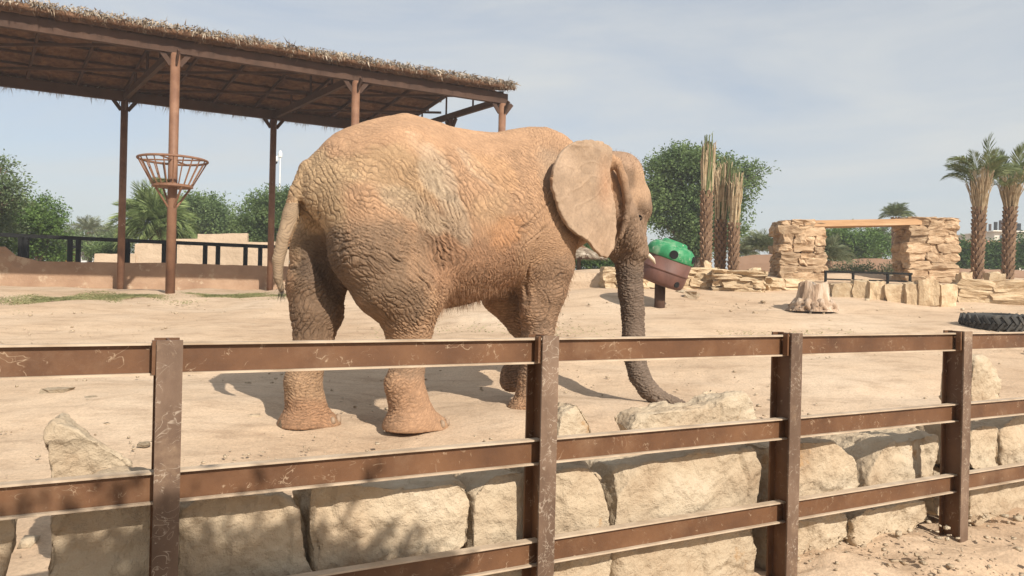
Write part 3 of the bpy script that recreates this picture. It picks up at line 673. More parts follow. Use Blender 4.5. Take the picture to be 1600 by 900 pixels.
#@@VEG
def leaf_cloud(blobs, n, size, flat=.5, seed=0, spray=6, droop=0.0, elong=2.0, shell=.35, sub=24):
    """blobs: (centre, (rx,ry,rz)). Sprays of small leaves scattered in the outer part of each blob; returns V,F"""
    r = np.random.default_rng(seed)
    if sub:
        nb = []
        for c, R in blobs:
            nb.append((c, tuple(q*.45 for q in R)))
            for _ in range(sub):
                d = r.normal(0, 1, 3); d /= np.linalg.norm(d); d[2] = d[2] if d[2] > -.5 else -d[2]; k = r.uniform(.45, 1.06); s_ = r.uniform(.15, .36)
                nb.append((Vector((c[0]+d[0]*R[0]*k, c[1]+d[1]*R[1]*k, c[2]+d[2]*R[2]*k)), (R[0]*s_*1.25, R[1]*s_*1.25, max(R[2], R[0]*.5)*s_*.42)))
        blobs = nb
    vol = np.array([b[1][0]*b[1][1]*b[1][2] for b in blobs])**(2/3); vol = vol/vol.sum()
    ns = n//spray; which = r.choice(len(blobs), ns, p=vol)
    C = np.array([list(b[0]) for b in blobs])[which]; R = np.array([list(b[1]) for b in blobs])[which]
    d = r.normal(0, 1, (ns, 3)); d /= np.linalg.norm(d, axis=1)[:, None]
    rad = (shell+(1-shell)*r.random(ns)**.7)*(1+.16*r.normal(0, 1, ns)*(r.random(ns) < .35))
    rad *= 1+.18*np.sin(d[:, 0]*7+which)*np.cos(d[:, 2]*6+which*2)
    p = C+d*R*rad[:, None]
    out = d.copy(); out[:, 2] -= droop; out += r.normal(0, .4, (ns, 3)); out /= np.linalg.norm(out, axis=1)[:, None]
    p = np.repeat(p, spray, 0); out = np.repeat(out, spray, 0); k = np.tile(np.arange(spray), ns)
    L = size*r.uniform(.6, 1.4, len(p))
    lat = np.cross(out, r.normal(0, 1, out.shape)); lat /= np.linalg.norm(lat, axis=1)[:, None]
    base = p+out*(k*size*.7)[:, None]+r.normal(0, size*.35, p.shape)
    ld = out*.6+lat*r.uniform(.3, 1, len(p))[:, None]; ld[:, 2] *= (1-flat*.6); ld /= np.linalg.norm(ld, axis=1)[:, None]
    s = np.cross(ld, r.normal(0, 1, ld.shape)+np.array([0, 0, 2*flat])); s /= np.linalg.norm(s, axis=1)[:, None]
    w = (L/elong/2)[:, None]; L = L[:, None]
    V = np.stack([base, base+ld*L*.5+s*w, base+ld*L, base+ld*L*.5-s*w], 1).reshape(-1, 3)
    return V, np.arange(len(V)).reshape(-1, 4)
def tree(name, D, base_px, blobs_px, n, size, mat, label, cat='tree', group=None, seed=0, trunk_r=.25, **kw):
    """blobs in photo-sized ellipses (px,py,rx,ry,ddepth) at depth D turned into world ellipsoids"""
    B = []
    for (x, y, rx, ry, dd) in blobs_px:
        c = P(x, y, D+dd); k = (D+dd)/FPX; B.append((c, (rx*k, max(rx, ry)*k*.9, ry*k)))
    bx, by = W2(base_px, D); zg = gh(bx, by)
    root = empty(name, (bx, by, zg), label, cat, group)
    V, F = leaf_cloud(B, n, size, seed=seed, **kw)
    mesh_obj('crown', V-np.array(root.location), F, mat, root)
    m = MB(); top = sum((b[0] for b in B), Vector())/len(B); g = Vector((bx, by, zg-.3))
    fork = g.lerp(Vector((top.x*.3+bx*.7, top.y*.3+by*.7, top.z)), .45)
    m.tube([g, g.lerp(fork, .5)+Vector((trunk_r*.4, 0, 0)), fork], [trunk_r*1.2, trunk_r, trunk_r*.8], 9)
    bl(m, 'trunk', M['bark'], root, True)
    r = random.Random(seed)
    for c, R in B:
        m = MB(); q = fork.lerp(c, .55)+Vector((r.uniform(-.2, .2), r.uniform(-.2, .2), -.1*R[2]))
        m.tube([fork, q, c], [trunk_r*.6, trunk_r*.35, trunk_r*.15], 6)
        for _ in range(4):
            e = c+Vector((r.uniform(-1, 1)*R[0], r.uniform(-1, 1)*R[1], r.uniform(-.3, .9)*R[2]))*.75
            m.tube([q.lerp(c, .5), q.lerp(e, .6)+Vector((0, 0, .05)), e], [trunk_r*.25, trunk_r*.13, trunk_r*.05], 5)
        bl(m, 'limb', M['bark'], root, True)
    return root
TB = 'trees beyond the yard wall'
tree('acacia_tree', 32, -40, [(-50, 270, 50, 34, 0), (-70, 320, 80, 50, 0), (2, 262, 22, 8, 0), (8, 290, 30, 8, -.5), (10, 312, 26, 8, -.5), (-20, 350, 55, 50, 1), (0, 320, 26, 26, 0)], 22000, .12, M['acacia_pale'], 'feathery grey green acacia reaching in at the left edge', group=TB, seed=1, droop=.1)
tree('leafy_tree', 36, 60, [(45, 350, 46, 40, 0), (75, 362, 26, 34, 0), (20, 368, 38, 40, 0), (55, 392, 44, 26, .5), (40, 335, 22, 18, 0)], 34000, .12, M['bush'], 'bright green rounded leafy tree by the left edge', group=TB, seed=2, trunk_r=.14, shell=.4)
tree('acacia_tree', 52, 320, [(320, 345, 42, 36, 0), (350, 360, 30, 28, 0), (290, 335, 30, 26, 0), (320, 320, 30, 16, 0), (370, 372, 25, 20, 0), (305, 375, 40, 25, 0), (235, 322, 24, 16, 2)], 34000, .17, M['acacia'], 'dark green spreading acacia behind the fan palm', group=TB, seed=3)
tree('acacia_tree', 44, 420, [(410, 345, 36, 34, 0), (435, 330, 30, 30, 0), (390, 365, 26, 28, 0), (440, 365, 34, 34, 0), (470, 345, 36, 36, 0), (430, 395, 35, 25, 0)], 40000, .14, M['acacia'], 'dark green acacia directly left of the elephant rump', group=TB, seed=4)
tree('leafy_bush', 50, 130, [(120, 378, 20, 14, 0), (165, 385, 24, 16, 0), (190, 378, 16, 22, 0), (100, 390, 20, 12, 0)], 9000, .15, M['acacia_pale'], 'grey green bushes behind the left black railing', 'bush', seed=5, trunk_r=.08)
tree('leafy_bush', 40, 180, [(165, 395, 30, 14, 0), (185, 402, 16, 10, 0)], 6000, .13, M['acacia'], 'dark low bush beside the small shelter behind the railing', 'bush', seed=15, trunk_r=.06)
tree('acacia_tree', 38, 1085, [(1060, 270, 50, 30, 0), (1110, 272, 52, 26, 0), (1040, 310, 38, 34, 0), (1090, 320, 52, 42, 0), (1150, 285, 38, 20, 0), (1130, 330, 34, 34, 0),
    (1030, 268, 28, 16, 0), (1090, 365, 44, 34, 0), (1060, 345, 34, 34, 0), (1022, 338, 16, 26, 0), (1120, 375, 36, 34, 0), (1075, 392, 34, 26, 0), (1172, 272, 24, 10, 0), (1160, 312, 14, 8, 0), (1154, 365, 12, 14, 0), (1085, 248, 34, 10, 0), (1060, 242, 26, 7, 0)],
    62000, .14, M['acacia'], 'large spreading dark green acacia behind the three cut palms', group=TB, seed=6, trunk_r=.3, shell=.4)
tree('acacia_tree', 48, 1330, [(1330, 380, 40, 24, 0), (1365, 385, 30, 22, 0), (1300, 372, 26, 14, 0), (1340, 398, 44, 18, 0)], 18000, .15, M['bush'], 'mid green tree seen through the stone gateway', group=TB, seed=7)
tree('hedge', 44, 1540, [(1500, 405, 24, 28, 0), (1540, 408, 30, 28, 0), (1580, 405, 28, 28, 0), (1620, 400, 30, 30, 0)], 26000, .14, M['hedge'], 'dark clipped hedge behind the pair of right palms', 'hedge', seed=8, trunk_r=.08, shell=.3)
tree('leafy_bush', 34, 905, [(900, 408, 30, 14, 0), (930, 410, 26, 16, 0), (960, 412, 20, 14, 0), (905, 385, 22, 12, 2), (870, 408, 24, 16, 0)], 14000, .11, M['hedge'], 'dark bush around the small thatched parasol', 'bush', seed=9, trunk_r=.08)
tree('leafy_bush', 24.5, 1340, [(1320, 428, 20, 8, 0), (1350, 425, 18, 9, 0), (1300, 432, 14, 8, 0), (1392, 426, 14, 9, 0)], 4500, .07, M['frond_grey'], 'grey green desert shrubs behind the black rail in the gateway', 'bush', seed=10, trunk_r=.03)

def frond_mesh(L, width, n, droop, seed, mat, leaf=.45, name='frond', stiff=.15):
    r = np.random.default_rng(seed); V = []; F = []
    t = np.linspace(0, 1, 12); x = L*t*(1-.15*droop*t); z = L*(stiff*t-droop*.55*t**2.2)
    k = len(t)
    for i in range(k):
        w = .035*(1-t[i])*L/2.5+.006
        V += [(x[i], -w, z[i]), (x[i], w, z[i]), (x[i], 0, z[i]+w)]
    for i in range(k-1):
        a = i*3; F += [(a, a+3, a+4, a+1), (a+1, a+4, a+5, a+2), (a+2, a+5, a+3, a)]
    for i in range(n):
        tt = .12+.88*(i+.5)/n
        px = np.interp(tt, t, x); pz = np.interp(tt, t, z); ll = leaf*L*(.35+math.sin(PI*min(tt*1.05, 1)**.8)*.65)*width
        for s in (-1, 1):
            an = .9-.45*tt+r.uniform(-.12, .12); up = r.uniform(-.1, .35)
            d = np.array([math.cos(an), s*math.sin(an), up]); d /= np.linalg.norm(d)
            b = np.array([px, 0, pz]); tip = b+d*ll; tip[2] -= droop*ll*.35
            mid = b+d*ll*.5; w = ll*.05+.006; V += [tuple(b), tuple(mid+[w, 0, w*.6]), tuple(tip), tuple(mid-[w, 0, -w*.6])]
            q = len(V)-4; F.append((q, q+1, q+2, q+3))
    me = bpy.data.meshes.new(name); me.from_pydata([tuple(map(float, q)) for q in V], [], F); me.materials.append(mat); me.update(); return me
FR = [frond_mesh(2.4, 1, 34, d, i, M['frond']) for i, d in enumerate((.25, .7, 1.1))]
M['frond_bright'] = leafmat('palm_frond_bright', (.13, .19, .06, 1), (.32, .38, .16, 1), 1.2, .35)
FRB = [frond_mesh(2.4, 1, 30, d, 20+i, M['frond_bright'], leaf=.5) for i, d in enumerate((.3, .8, 1.2))]
FRG = [frond_mesh(2.4, 1, 30, d, 10+i, M['frond_grey']) for i, d in enumerate((.3, .8, 1.2))]
def palm_trunk(root, base, top, r0, r1, boots=True, nb=None, mat=None):
    base = Vector(base); top = Vector(top); m = MB(); n = 10
    pts = [base.lerp(top, i/n) for i in range(n+1)]; m.tube(pts, [r0+(r1-r0)*i/n for i in range(n+1)], 14)
    bl(m, 'trunk', M['trunk'], root, True)
    if boots:
        m = MB(); H = (top-base).length; rows = nb or int(H/.11); r = random.Random(int(H*100))
        ax = (top-base).normalized()
        for i in range(rows):
            for k in range(7):
                a = 2*PI*(k/7)+i*.42+r.uniform(-.1, .1); t = i/rows; R = r0+(r1-r0)*t
                o = Vector((math.cos(a), math.sin(a), 0)); s = Vector((-math.sin(a), math.cos(a), 0)); c = base+ax*(H*t)
                hh = H/rows*1.25; w = R*.42
                b0 = c+o*(R*.92); tp = c+o*(R*1.22+r.uniform(0, .03))+ax*hh
                m.add([b0-s*w, b0+s*w, tp+s*w*.55, tp-s*w*.55, c+o*(R*.8)+ax*hh*1.05+s*w*.5, c+o*(R*.8)+ax*hh*1.05-s*w*.5], [(0, 1, 2, 3), (3, 2, 4, 5), (0, 3, 5), (1, 4, 2)])
        o = bl(m, 'bark_scale', M['boot'], root); tag(o, kind='stuff')
def broom(root, base, H, r0, r1, n, mat, seed=0, lean=.0, green=None, thick=.02):
    r = random.Random(seed); base = Vector(base); m = MB(); m2 = MB()
    for k in range(n):
        a = r.uniform(0, 2*PI); q0 = r0*math.sqrt(r.random()); st = r.random()**1.5*.4
        q1 = r1*math.sqrt(r.uniform(.1, 1))
        p0 = base+Vector((q0*math.cos(a), q0*math.sin(a), st*H)); h = H*r.uniform(.55, 1.05)*(1-st*.3)
        p1 = base+Vector((q1*math.cos(a+r.uniform(-.3, .3))+lean, q1*math.sin(a), h)); mid = p0.lerp(p1, .5)+Vector((r.uniform(-.03, .03), r.uniform(-.03, .03), 0))
        t = m2 if (green and h > H*.93) else m
        t.tube([p0, mid, p1], [thick*1.1, thick*.8, thick*.5], 4)
        if r.random() < .55:
            e = mid.lerp(p1, r.random()); t.tube([e, e+Vector((r.uniform(-.12, .12), r.uniform(-.12, .12), r.uniform(-.1, .25)))], [thick*.4, thick*.2], 3)
    o = bl(m, 'cut_stalks', mat, root); tag(o, kind='stuff')
    if green and m2.v: o = bl(m2, 'green_stalks', green, root); tag(o, kind='stuff')
# three cut palms behind the low wall
for k, (px, D, ytr, ytop, w, lab, lean) in enumerate([
    (1104, 20.2, 300, 213, .125, 'tallest and leftmost of three cut back palms with bundled dry stalks', .03),
    (1126, 20.8, 345, 245, .125, 'middle one of three cut back palms, widest shaggy bundle of stalks', .02),
    (1147, 20.4, 350, 262, .118, 'rightmost of three cut back palms, thinnest trunk', .03)]):
    b = P(px-1, 425, D); zg = gh(b.x, b.y); t = P(px, ytr, D); tt = P(px, ytop, D)
    root = empty('cut_palm', (b.x, b.y, zg), lab, 'palm', 'cut palms behind the low stone wall')
    palm_trunk(root, (b.x, b.y, zg-.2), t, w, w*1.12)
    broom(root, t-Vector((0, 0, .15)), (tt-t).z+.15, w*1.15, w*(1.55 if k != 1 else 2.0), 110, M['stalk'], seed=k, green=M['frond'], lean=lean, thick=.022)
# pair of palms at right
for k, (px, D, ytr, ytop, lab) in enumerate([
    (1530, 21.5, 325, 252, 'date palm left of the pair at the right edge, crown tied upright'),
    (1578, 22.3, 325, 258, 'date palm cut by the right edge of the photo, crown tied upright')]):
    b = P(px-4, 436, D); zg = gh(b.x, b.y); t = P(px, ytr, D); tt = P(px+4, ytop, D)
    root = empty('date_palm', (b.x, b.y, zg), lab, 'palm', 'pair of date palms at right')
    palm_trunk(root, (b.x, b.y, zg-.2), t, .135, .155)
    broom(root, t-Vector((0, 0, .2)), (tt-t).z+.1, .16, .36, 150, M['stalk'], seed=10+k, thick=.016)
    r = random.Random(k+4)
    for j in range(26):
        a = r.uniform(0, 2*PI); el = r.uniform(.35, 1.3); s = r.uniform(.24, .40)
        if j == 0: a, el, s = .3, 1.5, .46
        q = tt+Vector((math.cos(a)*.25, math.sin(a)*.25, -r.uniform(.25, .75)))
        inst('frond', FR[r.choice((0, 1, 2))], root, q-root.location, (r.uniform(-.5, .5), -el, a), (s, s, s))
def crown_palm(px, D, py_c, rad_px, lab, nf, meshes, trunk_w=.18, base_px=None, trunk=True, seed=0, els=(-.3, 1.2), name='palm', cat='palm', group=None, basepy=430):
    c = P(px, py_c, D); bx = base_px or px; b = P(bx, basepy, D); zg = gh(b.x, b.y)
    root = empty(name, (b.x, b.y, zg), lab, cat, group); r = random.Random(seed)
    if trunk: palm_trunk(root, (b.x, b.y, zg-.2), c-Vector((0, 0, .1)), trunk_w*1.15, trunk_w, nb=max(8, int((c.z-zg)/.2)))
    R = rad_px*D/FPX; s0 = R/2.2
    for j in range(nf):
        a = 2*PI*j*.618+r.uniform(-.2, .2); el = els[0]+(els[1]-els[0])*((j+.5)/nf)+r.uniform(-.1, .1); s = s0*r.uniform(.85, 1.15)
        inst('frond', meshes[r.randrange(3)], root, c-root.location, (r.uniform(-.3, .3), -el, a), (s, s, s))
    return root
crown_palm(245, 38, 350, 58, 'pale green fan palm with drooping fronds behind the basket column', 60, FRB, .3, seed=1, els=(-.7, 1.3))
crown_palm(138, 60, 362, 26, 'distant small palm left of the dark shelter column', 26, FRG, .2, seed=2, els=(-.4, 1.2))
crown_palm(165, 62, 368, 22, 'distant small palm right behind the dark shelter column', 24, FRG, .2, seed=3, els=(-.4, 1.2))
crown_palm(112, 64, 372, 20, 'farthest small palm beside the bright leafy tree', 22, FRG, .2, seed=33, els=(-.4, 1.2))
crown_palm(1399, 40, 338, 24, 'slim palm rising behind the lintel of the stone gateway', 30, FR, .17, base_px=1402, seed=4, els=(.0, 1.2))
crown_palm(1190, 32, 392, 34, 'bushy grey palm left of the stone gateway', 40, FRG, .2, seed=5, els=(-.1, 1.4), trunk=False)
crown_palm(1165, 34, 400, 24, 'lower grey palm clump behind the brown wall', 30, FRG, .2, seed=6, els=(.0, 1.4), trunk=False)
crown_palm(1296, 29, 405, 34, 'arching grey palm just inside the gateway beside its left pillar', 44, FRG, .2, seed=7, els=(.0, 1.4), trunk=False)
crown_palm(1372, 50, 372, 24, 'palm crown above the mid green tree in the gateway', 26, FRG, .2, seed=8, els=(-.3, 1.2))
crown_palm(1412, 52, 385, 18, 'small dark palm behind the right pillar of the gateway', 26, FR, .2, seed=9, els=(-.3, 1.2))

#@@RIGHT
def place_stone(meshes, root, c, sx, sy, sz, ax, r, name='stone'):
    me = r.choice(meshes); o = bpy.data.objects.new(name, me); COL.objects.link(o); o.parent = root
    R = Matrix((ax[0], ax[1], ax[2])).transposed().to_4x4()
    R = R @ Matrix.Rotation(r.uniform(-.05, .05), 4, 'Y') @ Matrix.Rotation(r.uniform(-.06, .06), 4, 'Z')
    fl = Matrix.Diagonal((r.choice((-1, 1))*sx, r.choice((-1, 1))*sy, sz, 1))
    o.matrix_local = Matrix.Translation(Vector(c)-root.location) @ R @ fl
    return o
def rubble_wall(root, a, b, z0, z1, thick, courses, seed, meshes, slen=.5, jitter=.04, both=True, cap=True):
    """a,b: base ends (xy). z0/z1 functions of t giving base and top"""
    a = Vector((a[0], a[1], 0)); b = Vector((b[0], b[1], 0)); d = b-a; L = d.length; d.normalize(); nn = Vector((-d.y, d.x, 0)); r = random.Random(seed); up = Vector((0, 0, 1))
    hs = [r.uniform(.75, 1.3) for _ in range(courses)]; s = sum(hs); z = 0
    for ci, h in enumerate(hs):
        x = -r.uniform(0, .3)*slen
        while x < L:
            w = slen*r.uniform(.55, 1.5)
            if x+w > L: w = max(L-x, slen*.3)
            xc = max(0, x)+(min(x+w, L)-max(0, x))/2; w2 = min(x+w, L)-max(0, x)
            t = xc/L; zz0 = z0(t); H = z1(t)-zz0; hh = H*h/s; zc = zz0+H*(z/s)+hh/2
            place_stone(meshes, root, a+d*xc+nn*r.uniform(-jitter, jitter)+up*zc, w2*1.10, thick*r.uniform(.9, 1.15), hh*1.14, (d, nn, up), r)
            x += w
        z += h
# low rubble wall in the middle (behind the barrel), stepping down to the right
def seg_wall(label, x0, x1, D0, D1, yt0, yt1, courses, seed, slen=.5, thick=.5, meshes=STN, sink=.1, name='stone_wall', group='low walls of pale stone'):
    a = W2(x0, D0, 440); b = W2(x1, D1, 440)
    root = empty(name, (a[0], a[1], gh(*a)), label, 'wall', group)
    za, zb = topz(x0, yt0, D0), topz(x1, yt1, D1)
    rubble_wall(root, a, b, lambda t: gh(a[0]+(b[0]-a[0])*t, a[1]+(b[1]-a[1])*t)-sink, lambda t: za+(zb-za)*t, thick, courses, seed, meshes, slen)
    return root
seg_wall('low pale rubble wall behind the barrel', 941, 1118, 18.4, 18.8, 418, 419, 4, 1, .42)
seg_wall('end of the low rubble wall under the cut palms', 1113, 1193, 18.5, 18.3, 421, 425, 4, 2, .5, .6)
seg_wall('low stone kerb leading to the gateway', 1190, 1262, 18.5, 19.4, 434, 438, 2, 3, .5, .5)
seg_wall('long coursed stone wall at the right edge', 1494, 1680, 17.4, 17.0, 438, 440, 3, 4, .85, .5)
for k, (x0, x1, y0, D, lab) in enumerate([(1497, 1516, 426, 20, 'single squared block left of the first right palm'), (1540, 1566, 426, 20.3, 'squared block between the two right palms'),
        (1168, 1188, 420, 19.6, 'single squared block behind the wall end under the cut palms'), (1100, 1111, 410, 20, 'small squared block beside the tallest cut palm')]):
    a = P((x0+x1)/2, y0+8, D); s = (x1-x0)*D/FPX; zt_ = topz(x0, y0, D); zg = gh(a.x, a.y)
    o = bpy.data.objects.new('stone_block', STN[k]); COL.objects.link(o); o.location = (a.x, a.y, (zt_+zg-.1)/2); o.scale = (s, s*.8, zt_-zg+.1); tag(o, lab, 'stone', 'squared blocks behind the walls')
a = [(888, 18.9, 426), (942, 18.7, 427)]
extruded_wall([W2(p, D) for p, D, t in a], [topz(p, t, D) for p, D, t in a], .35, M['pale_plaster'], 'smooth_wall', 'smooth pale plaster wall between foreleg and trunk', 'wall', jag=.003)
a = [(640, 25, 418), (760, 24, 421), (880, 23.4, 424)]
extruded_wall([W2(p, D) for p, D, t in a], [topz(p, t, D) for p, D, t in a], .35, M['pale_plaster'], 'smooth_wall', 'smooth pale plaster wall mostly hidden behind the elephant', 'wall', jag=.003)
a = [(1140, 29, 402), (1175, 29, 398), (1215, 29, 396), (1300, 30, 408), (1345, 30, 405), (1425, 30.5, 404), (1500, 31, 420), (1620, 32, 424)]
extruded_wall([W2(p, D) for p, D, t in a], [topz(p, t, D) for p, D, t in a], .5, M['brown_plaster'], 'brown_wall', 'brown mud coloured wall seen beyond the stone gateway', 'wall', jag=.03, seed=4)
# standing slabs
for k, (x0, x1, y0, y1, D) in enumerate([(1305, 1338, 442, 466, 17.3), (1336, 1362, 437, 468, 17.2), (1358, 1383, 440, 470, 17.1), (1382, 1421, 444, 471, 17.0), (1416, 1440, 442, 471, 16.9), (1439, 1468, 438, 473, 16.8), (1466, 1496, 444, 473, 16.8)]):
    a = P((x0+x1)/2, (y0+y1)/2, D); s = (x1-x0)*D/FPX; zt_ = P((x0+x1)/2, y0, D).z; zg = gh(a.x, a.y)-.08
    me = with_mat(noisy_rock(60+k, 2, .28, .86), M['stone']); o = bpy.data.objects.new('standing_slab', me); COL.objects.link(o)
    o.location = (a.x, a.y+.15, (zt_+zg)/2); o.scale = (s*1.02, .34, zt_-zg); o.rotation_euler = (0, random.uniform(-.06, .06), random.uniform(-.25, .25))
    tag(o, ['leftmost squared slab of the standing row, right of the tree stump', 'second slab from the stump in the standing row, ribbed face', 'third slab from the stump, narrow and leaning', 'widest rough slab in the middle of the standing row', 'narrow slab right of the widest rough slab', 'tallest slab of the standing row under the right pillar', 'last slab of the standing row touching the coursed wall'][k], 'slab', 'standing stone slabs in front of the gateway')
def make_gateway():
    D = 21.0
    for k, (x0, x1, yt, yb, side) in enumerate([(1219, 1288, 345, 440, 'left'), (1420, 1495, 340, 442, 'right')]):
        a = W2(x0, D); b = W2(x1, D); zg = gh(*a); zt_ = topz((x0+x1)/2, yt, D)
        root = empty('stone_pillar', (a[0], a[1], zg), side+' pillar of the gateway, built of rough stacked orange stones', 'pillar', 'stacked stone pillars of the gateway')
        H = zt_-zg; n = 13
        r = random.Random(k+50); ax = (Vector((1, 0, 0)), Vector((0, 1, 0)), Vector((0, 0, 1))); W = b[0]-a[0]; dep = .85
        z = zg
        while z < zt_-.03:
            h = min(r.uniform(.13, .27), zt_-z); 
            xs = [0]; 
            while xs[-1] < W-.18: xs.append(min(W, xs[-1]+r.uniform(.26, .62)))
            xs[-1] = W
            e0 = r.uniform(-.05, .06); e1 = r.uniform(-.05, .05)
            for xa, xb in zip(xs[:-1], xs[1:]):
                for row in (0, 1):
                    yy = a[1]+(-.0 if row == 0 else dep*.5)+dep*.25+r.uniform(-.06, .04)
                    xa2 = xa+(e0 if xa == 0 else 0); xb2 = xb+(e1 if xb == W else 0)
                    place_stone(ARS, root, (a[0]+(xa2+xb2)/2, yy, z+h/2), (xb2-xa2)*1.08, dep*.56, h*1.12, ax, r)
            z += h
        cm = MB(); cm.box((a[0]+W*.5, a[1]+dep*.5, (zg+zt_)/2), W*.86, dep*.8, (zt_-zg)*.96); bl(cm, 'mortar_core', M['arch_stone'], root)
    a = P(1272, 350, D); b = P(1425, 346, D)
    root = empty('lintel', (a.x, a.y, a.z), 'long orange brown timber lintel lying across the stone gateway', 'beam')
    for j, off in enumerate((.0, .30, .6)):
        m = MB(); m.beam(a+Vector((-.25, .1+off, 0.0)), b+Vector((.25, .1+off, .01*j)), .285, .17); bl(m, 'plank', M['wood'], root)
    for lab, p0, p1, y0, y1 in (('flat squared slab capping the right pillar under the sky', 1420, 1463, 338, 351), ('flat squared slab on the left pillar beside the lintel end', 1239, 1273, 342, 354)):
        q = P((p0+p1)/2, (y0+y1)/2, D-.02); s = (p1-p0)*D/FPX; o = bpy.data.objects.new('cap_slab', ARS[2]); COL.objects.link(o)
        o.location = (q.x, q.y+.35, q.z); o.scale = (s, .75, (y1-y0)*D/FPX); tag(o, lab, 'slab')
    make_railing([(1288, 20.4, 424), (1425, 20.4, 428)], 'gate_railing', 'black two bar railing across the stone gateway', [1290, 1333, 1387, 1422], M['black'], thick=.06, low=12)
make_gateway()
def make_stump():
    c = P(1271, 476, 15.6); zg = gh(c.x, c.y); c = Vector((c.x, c.y, zg)); root = empty('tree_stump', c, 'pale weathered tree stump with flaring roots on the sand', 'stump')
    n = 72; H = .56; V = []; rows = 26
    for j in range(rows):
        t = j/(rows-1)
        for k in range(n):
            a = 2*PI*k/n; lob = .5+.5*math.sin(a*7+1.3*math.sin(a*2))
            R = .225+.19*(1-t)**1.5*(.75+.4*lob)+.03*lob*t+.05*mnoise.noise(Vector((math.cos(a)*2, math.sin(a)*2, t*1.2)))
            if t < .38: R += (.09*(mnoise.fractal(Vector((math.cos(a)*5, math.sin(a)*5, t*8)), 1, 2, 4))+.045)*min(1, (.38-t)*8)
            R += .012*math.sin(a*31)
            z = H*t*(1+.16*mnoise.noise(Vector((math.cos(a)*2.5, math.sin(a)*2.5, 5)))*t)
            V.append((R*1.05*math.cos(a), R*.95*math.sin(a), z-.03))
    F = [(j*n+k, j*n+(k+1) % n, (j+1)*n+(k+1) % n, (j+1)*n+k) for j in range(rows-1) for k in range(n)]
    V.append((0, 0, H*.86)); q = len(V)-1; F += [((rows-1)*n+k, (rows-1)*n+(k+1) % n, q) for k in range(n)]
    mesh_obj('stump_body', V, F, M['stumpwood'], root, True)
    r = random.Random(4)
    for k in range(9):
        a = 2*PI*k/9+r.uniform(-.2, .2); m = MB(); L = r.uniform(.06, .16)
        p0 = Vector((.30*math.cos(a), .28*math.sin(a), .17)); p1 = Vector(((.41)*math.cos(a), (.39)*math.sin(a), .07)); p2 = Vector(((.40+L*.35)*math.cos(a+.2), (.38+L*.35)*math.sin(a+.2), .0))
        m.tube([p0, p1, p2], [.09, .06, .03], 7); m.build('root', M['stumpwood'], root, True)
make_stump()
def make_tyre():
    c = P(1551, 512, 13.7); zg = gh(c.x, c.y); R = .56; Wd = .30
    root = empty('tractor_tyre', (c.x, c.y, zg), 'big worn tractor tyre lying flat on the sand', 'tyre'); root.rotation_euler = (0.02, -.03, .3); root.scale = (.88, .88, .95)
    prof = [(.30, .04), (.33, .0), (.44, -.0), (.52, .02), (.555, .06), (.56, .15), (.555, .24), (.52, .28), (.44, .30), (.33, .30), (.30, .26), (.32, .15)]
    n = 64; V = []; F = []; k = len(prof)
    for i in range(n):
        a = 2*PI*i/n
        for (r_, z) in prof: V.append((r_*math.cos(a), r_*math.sin(a), z))
    for i in range(n):
        for j in range(k): F.append((i*k+j, ((i+1) % n)*k+j, ((i+1) % n)*k+(j+1) % k, i*k+(j+1) % k))
    mesh_obj('casing', V, F, M['rubber'], root, True)
    for s in (0, 1):
        for i in range(22):
            a = 2*PI*(i+.5*s)/22; m = MB()
            z0, z1 = (.012, .165) if s == 0 else (.288, .135)
            p0 = Vector((.555*math.cos(a), .555*math.sin(a), z0)); p1 = Vector((.585*math.cos(a+.19), .585*math.sin(a+.19), z1))
            o = Vector((math.cos(a+.1), math.sin(a+.1), 0)); m.beam(p0, p1, .045, .05, up=o); m.build('tread_lug', M['rubber'], root)
make_tyre()
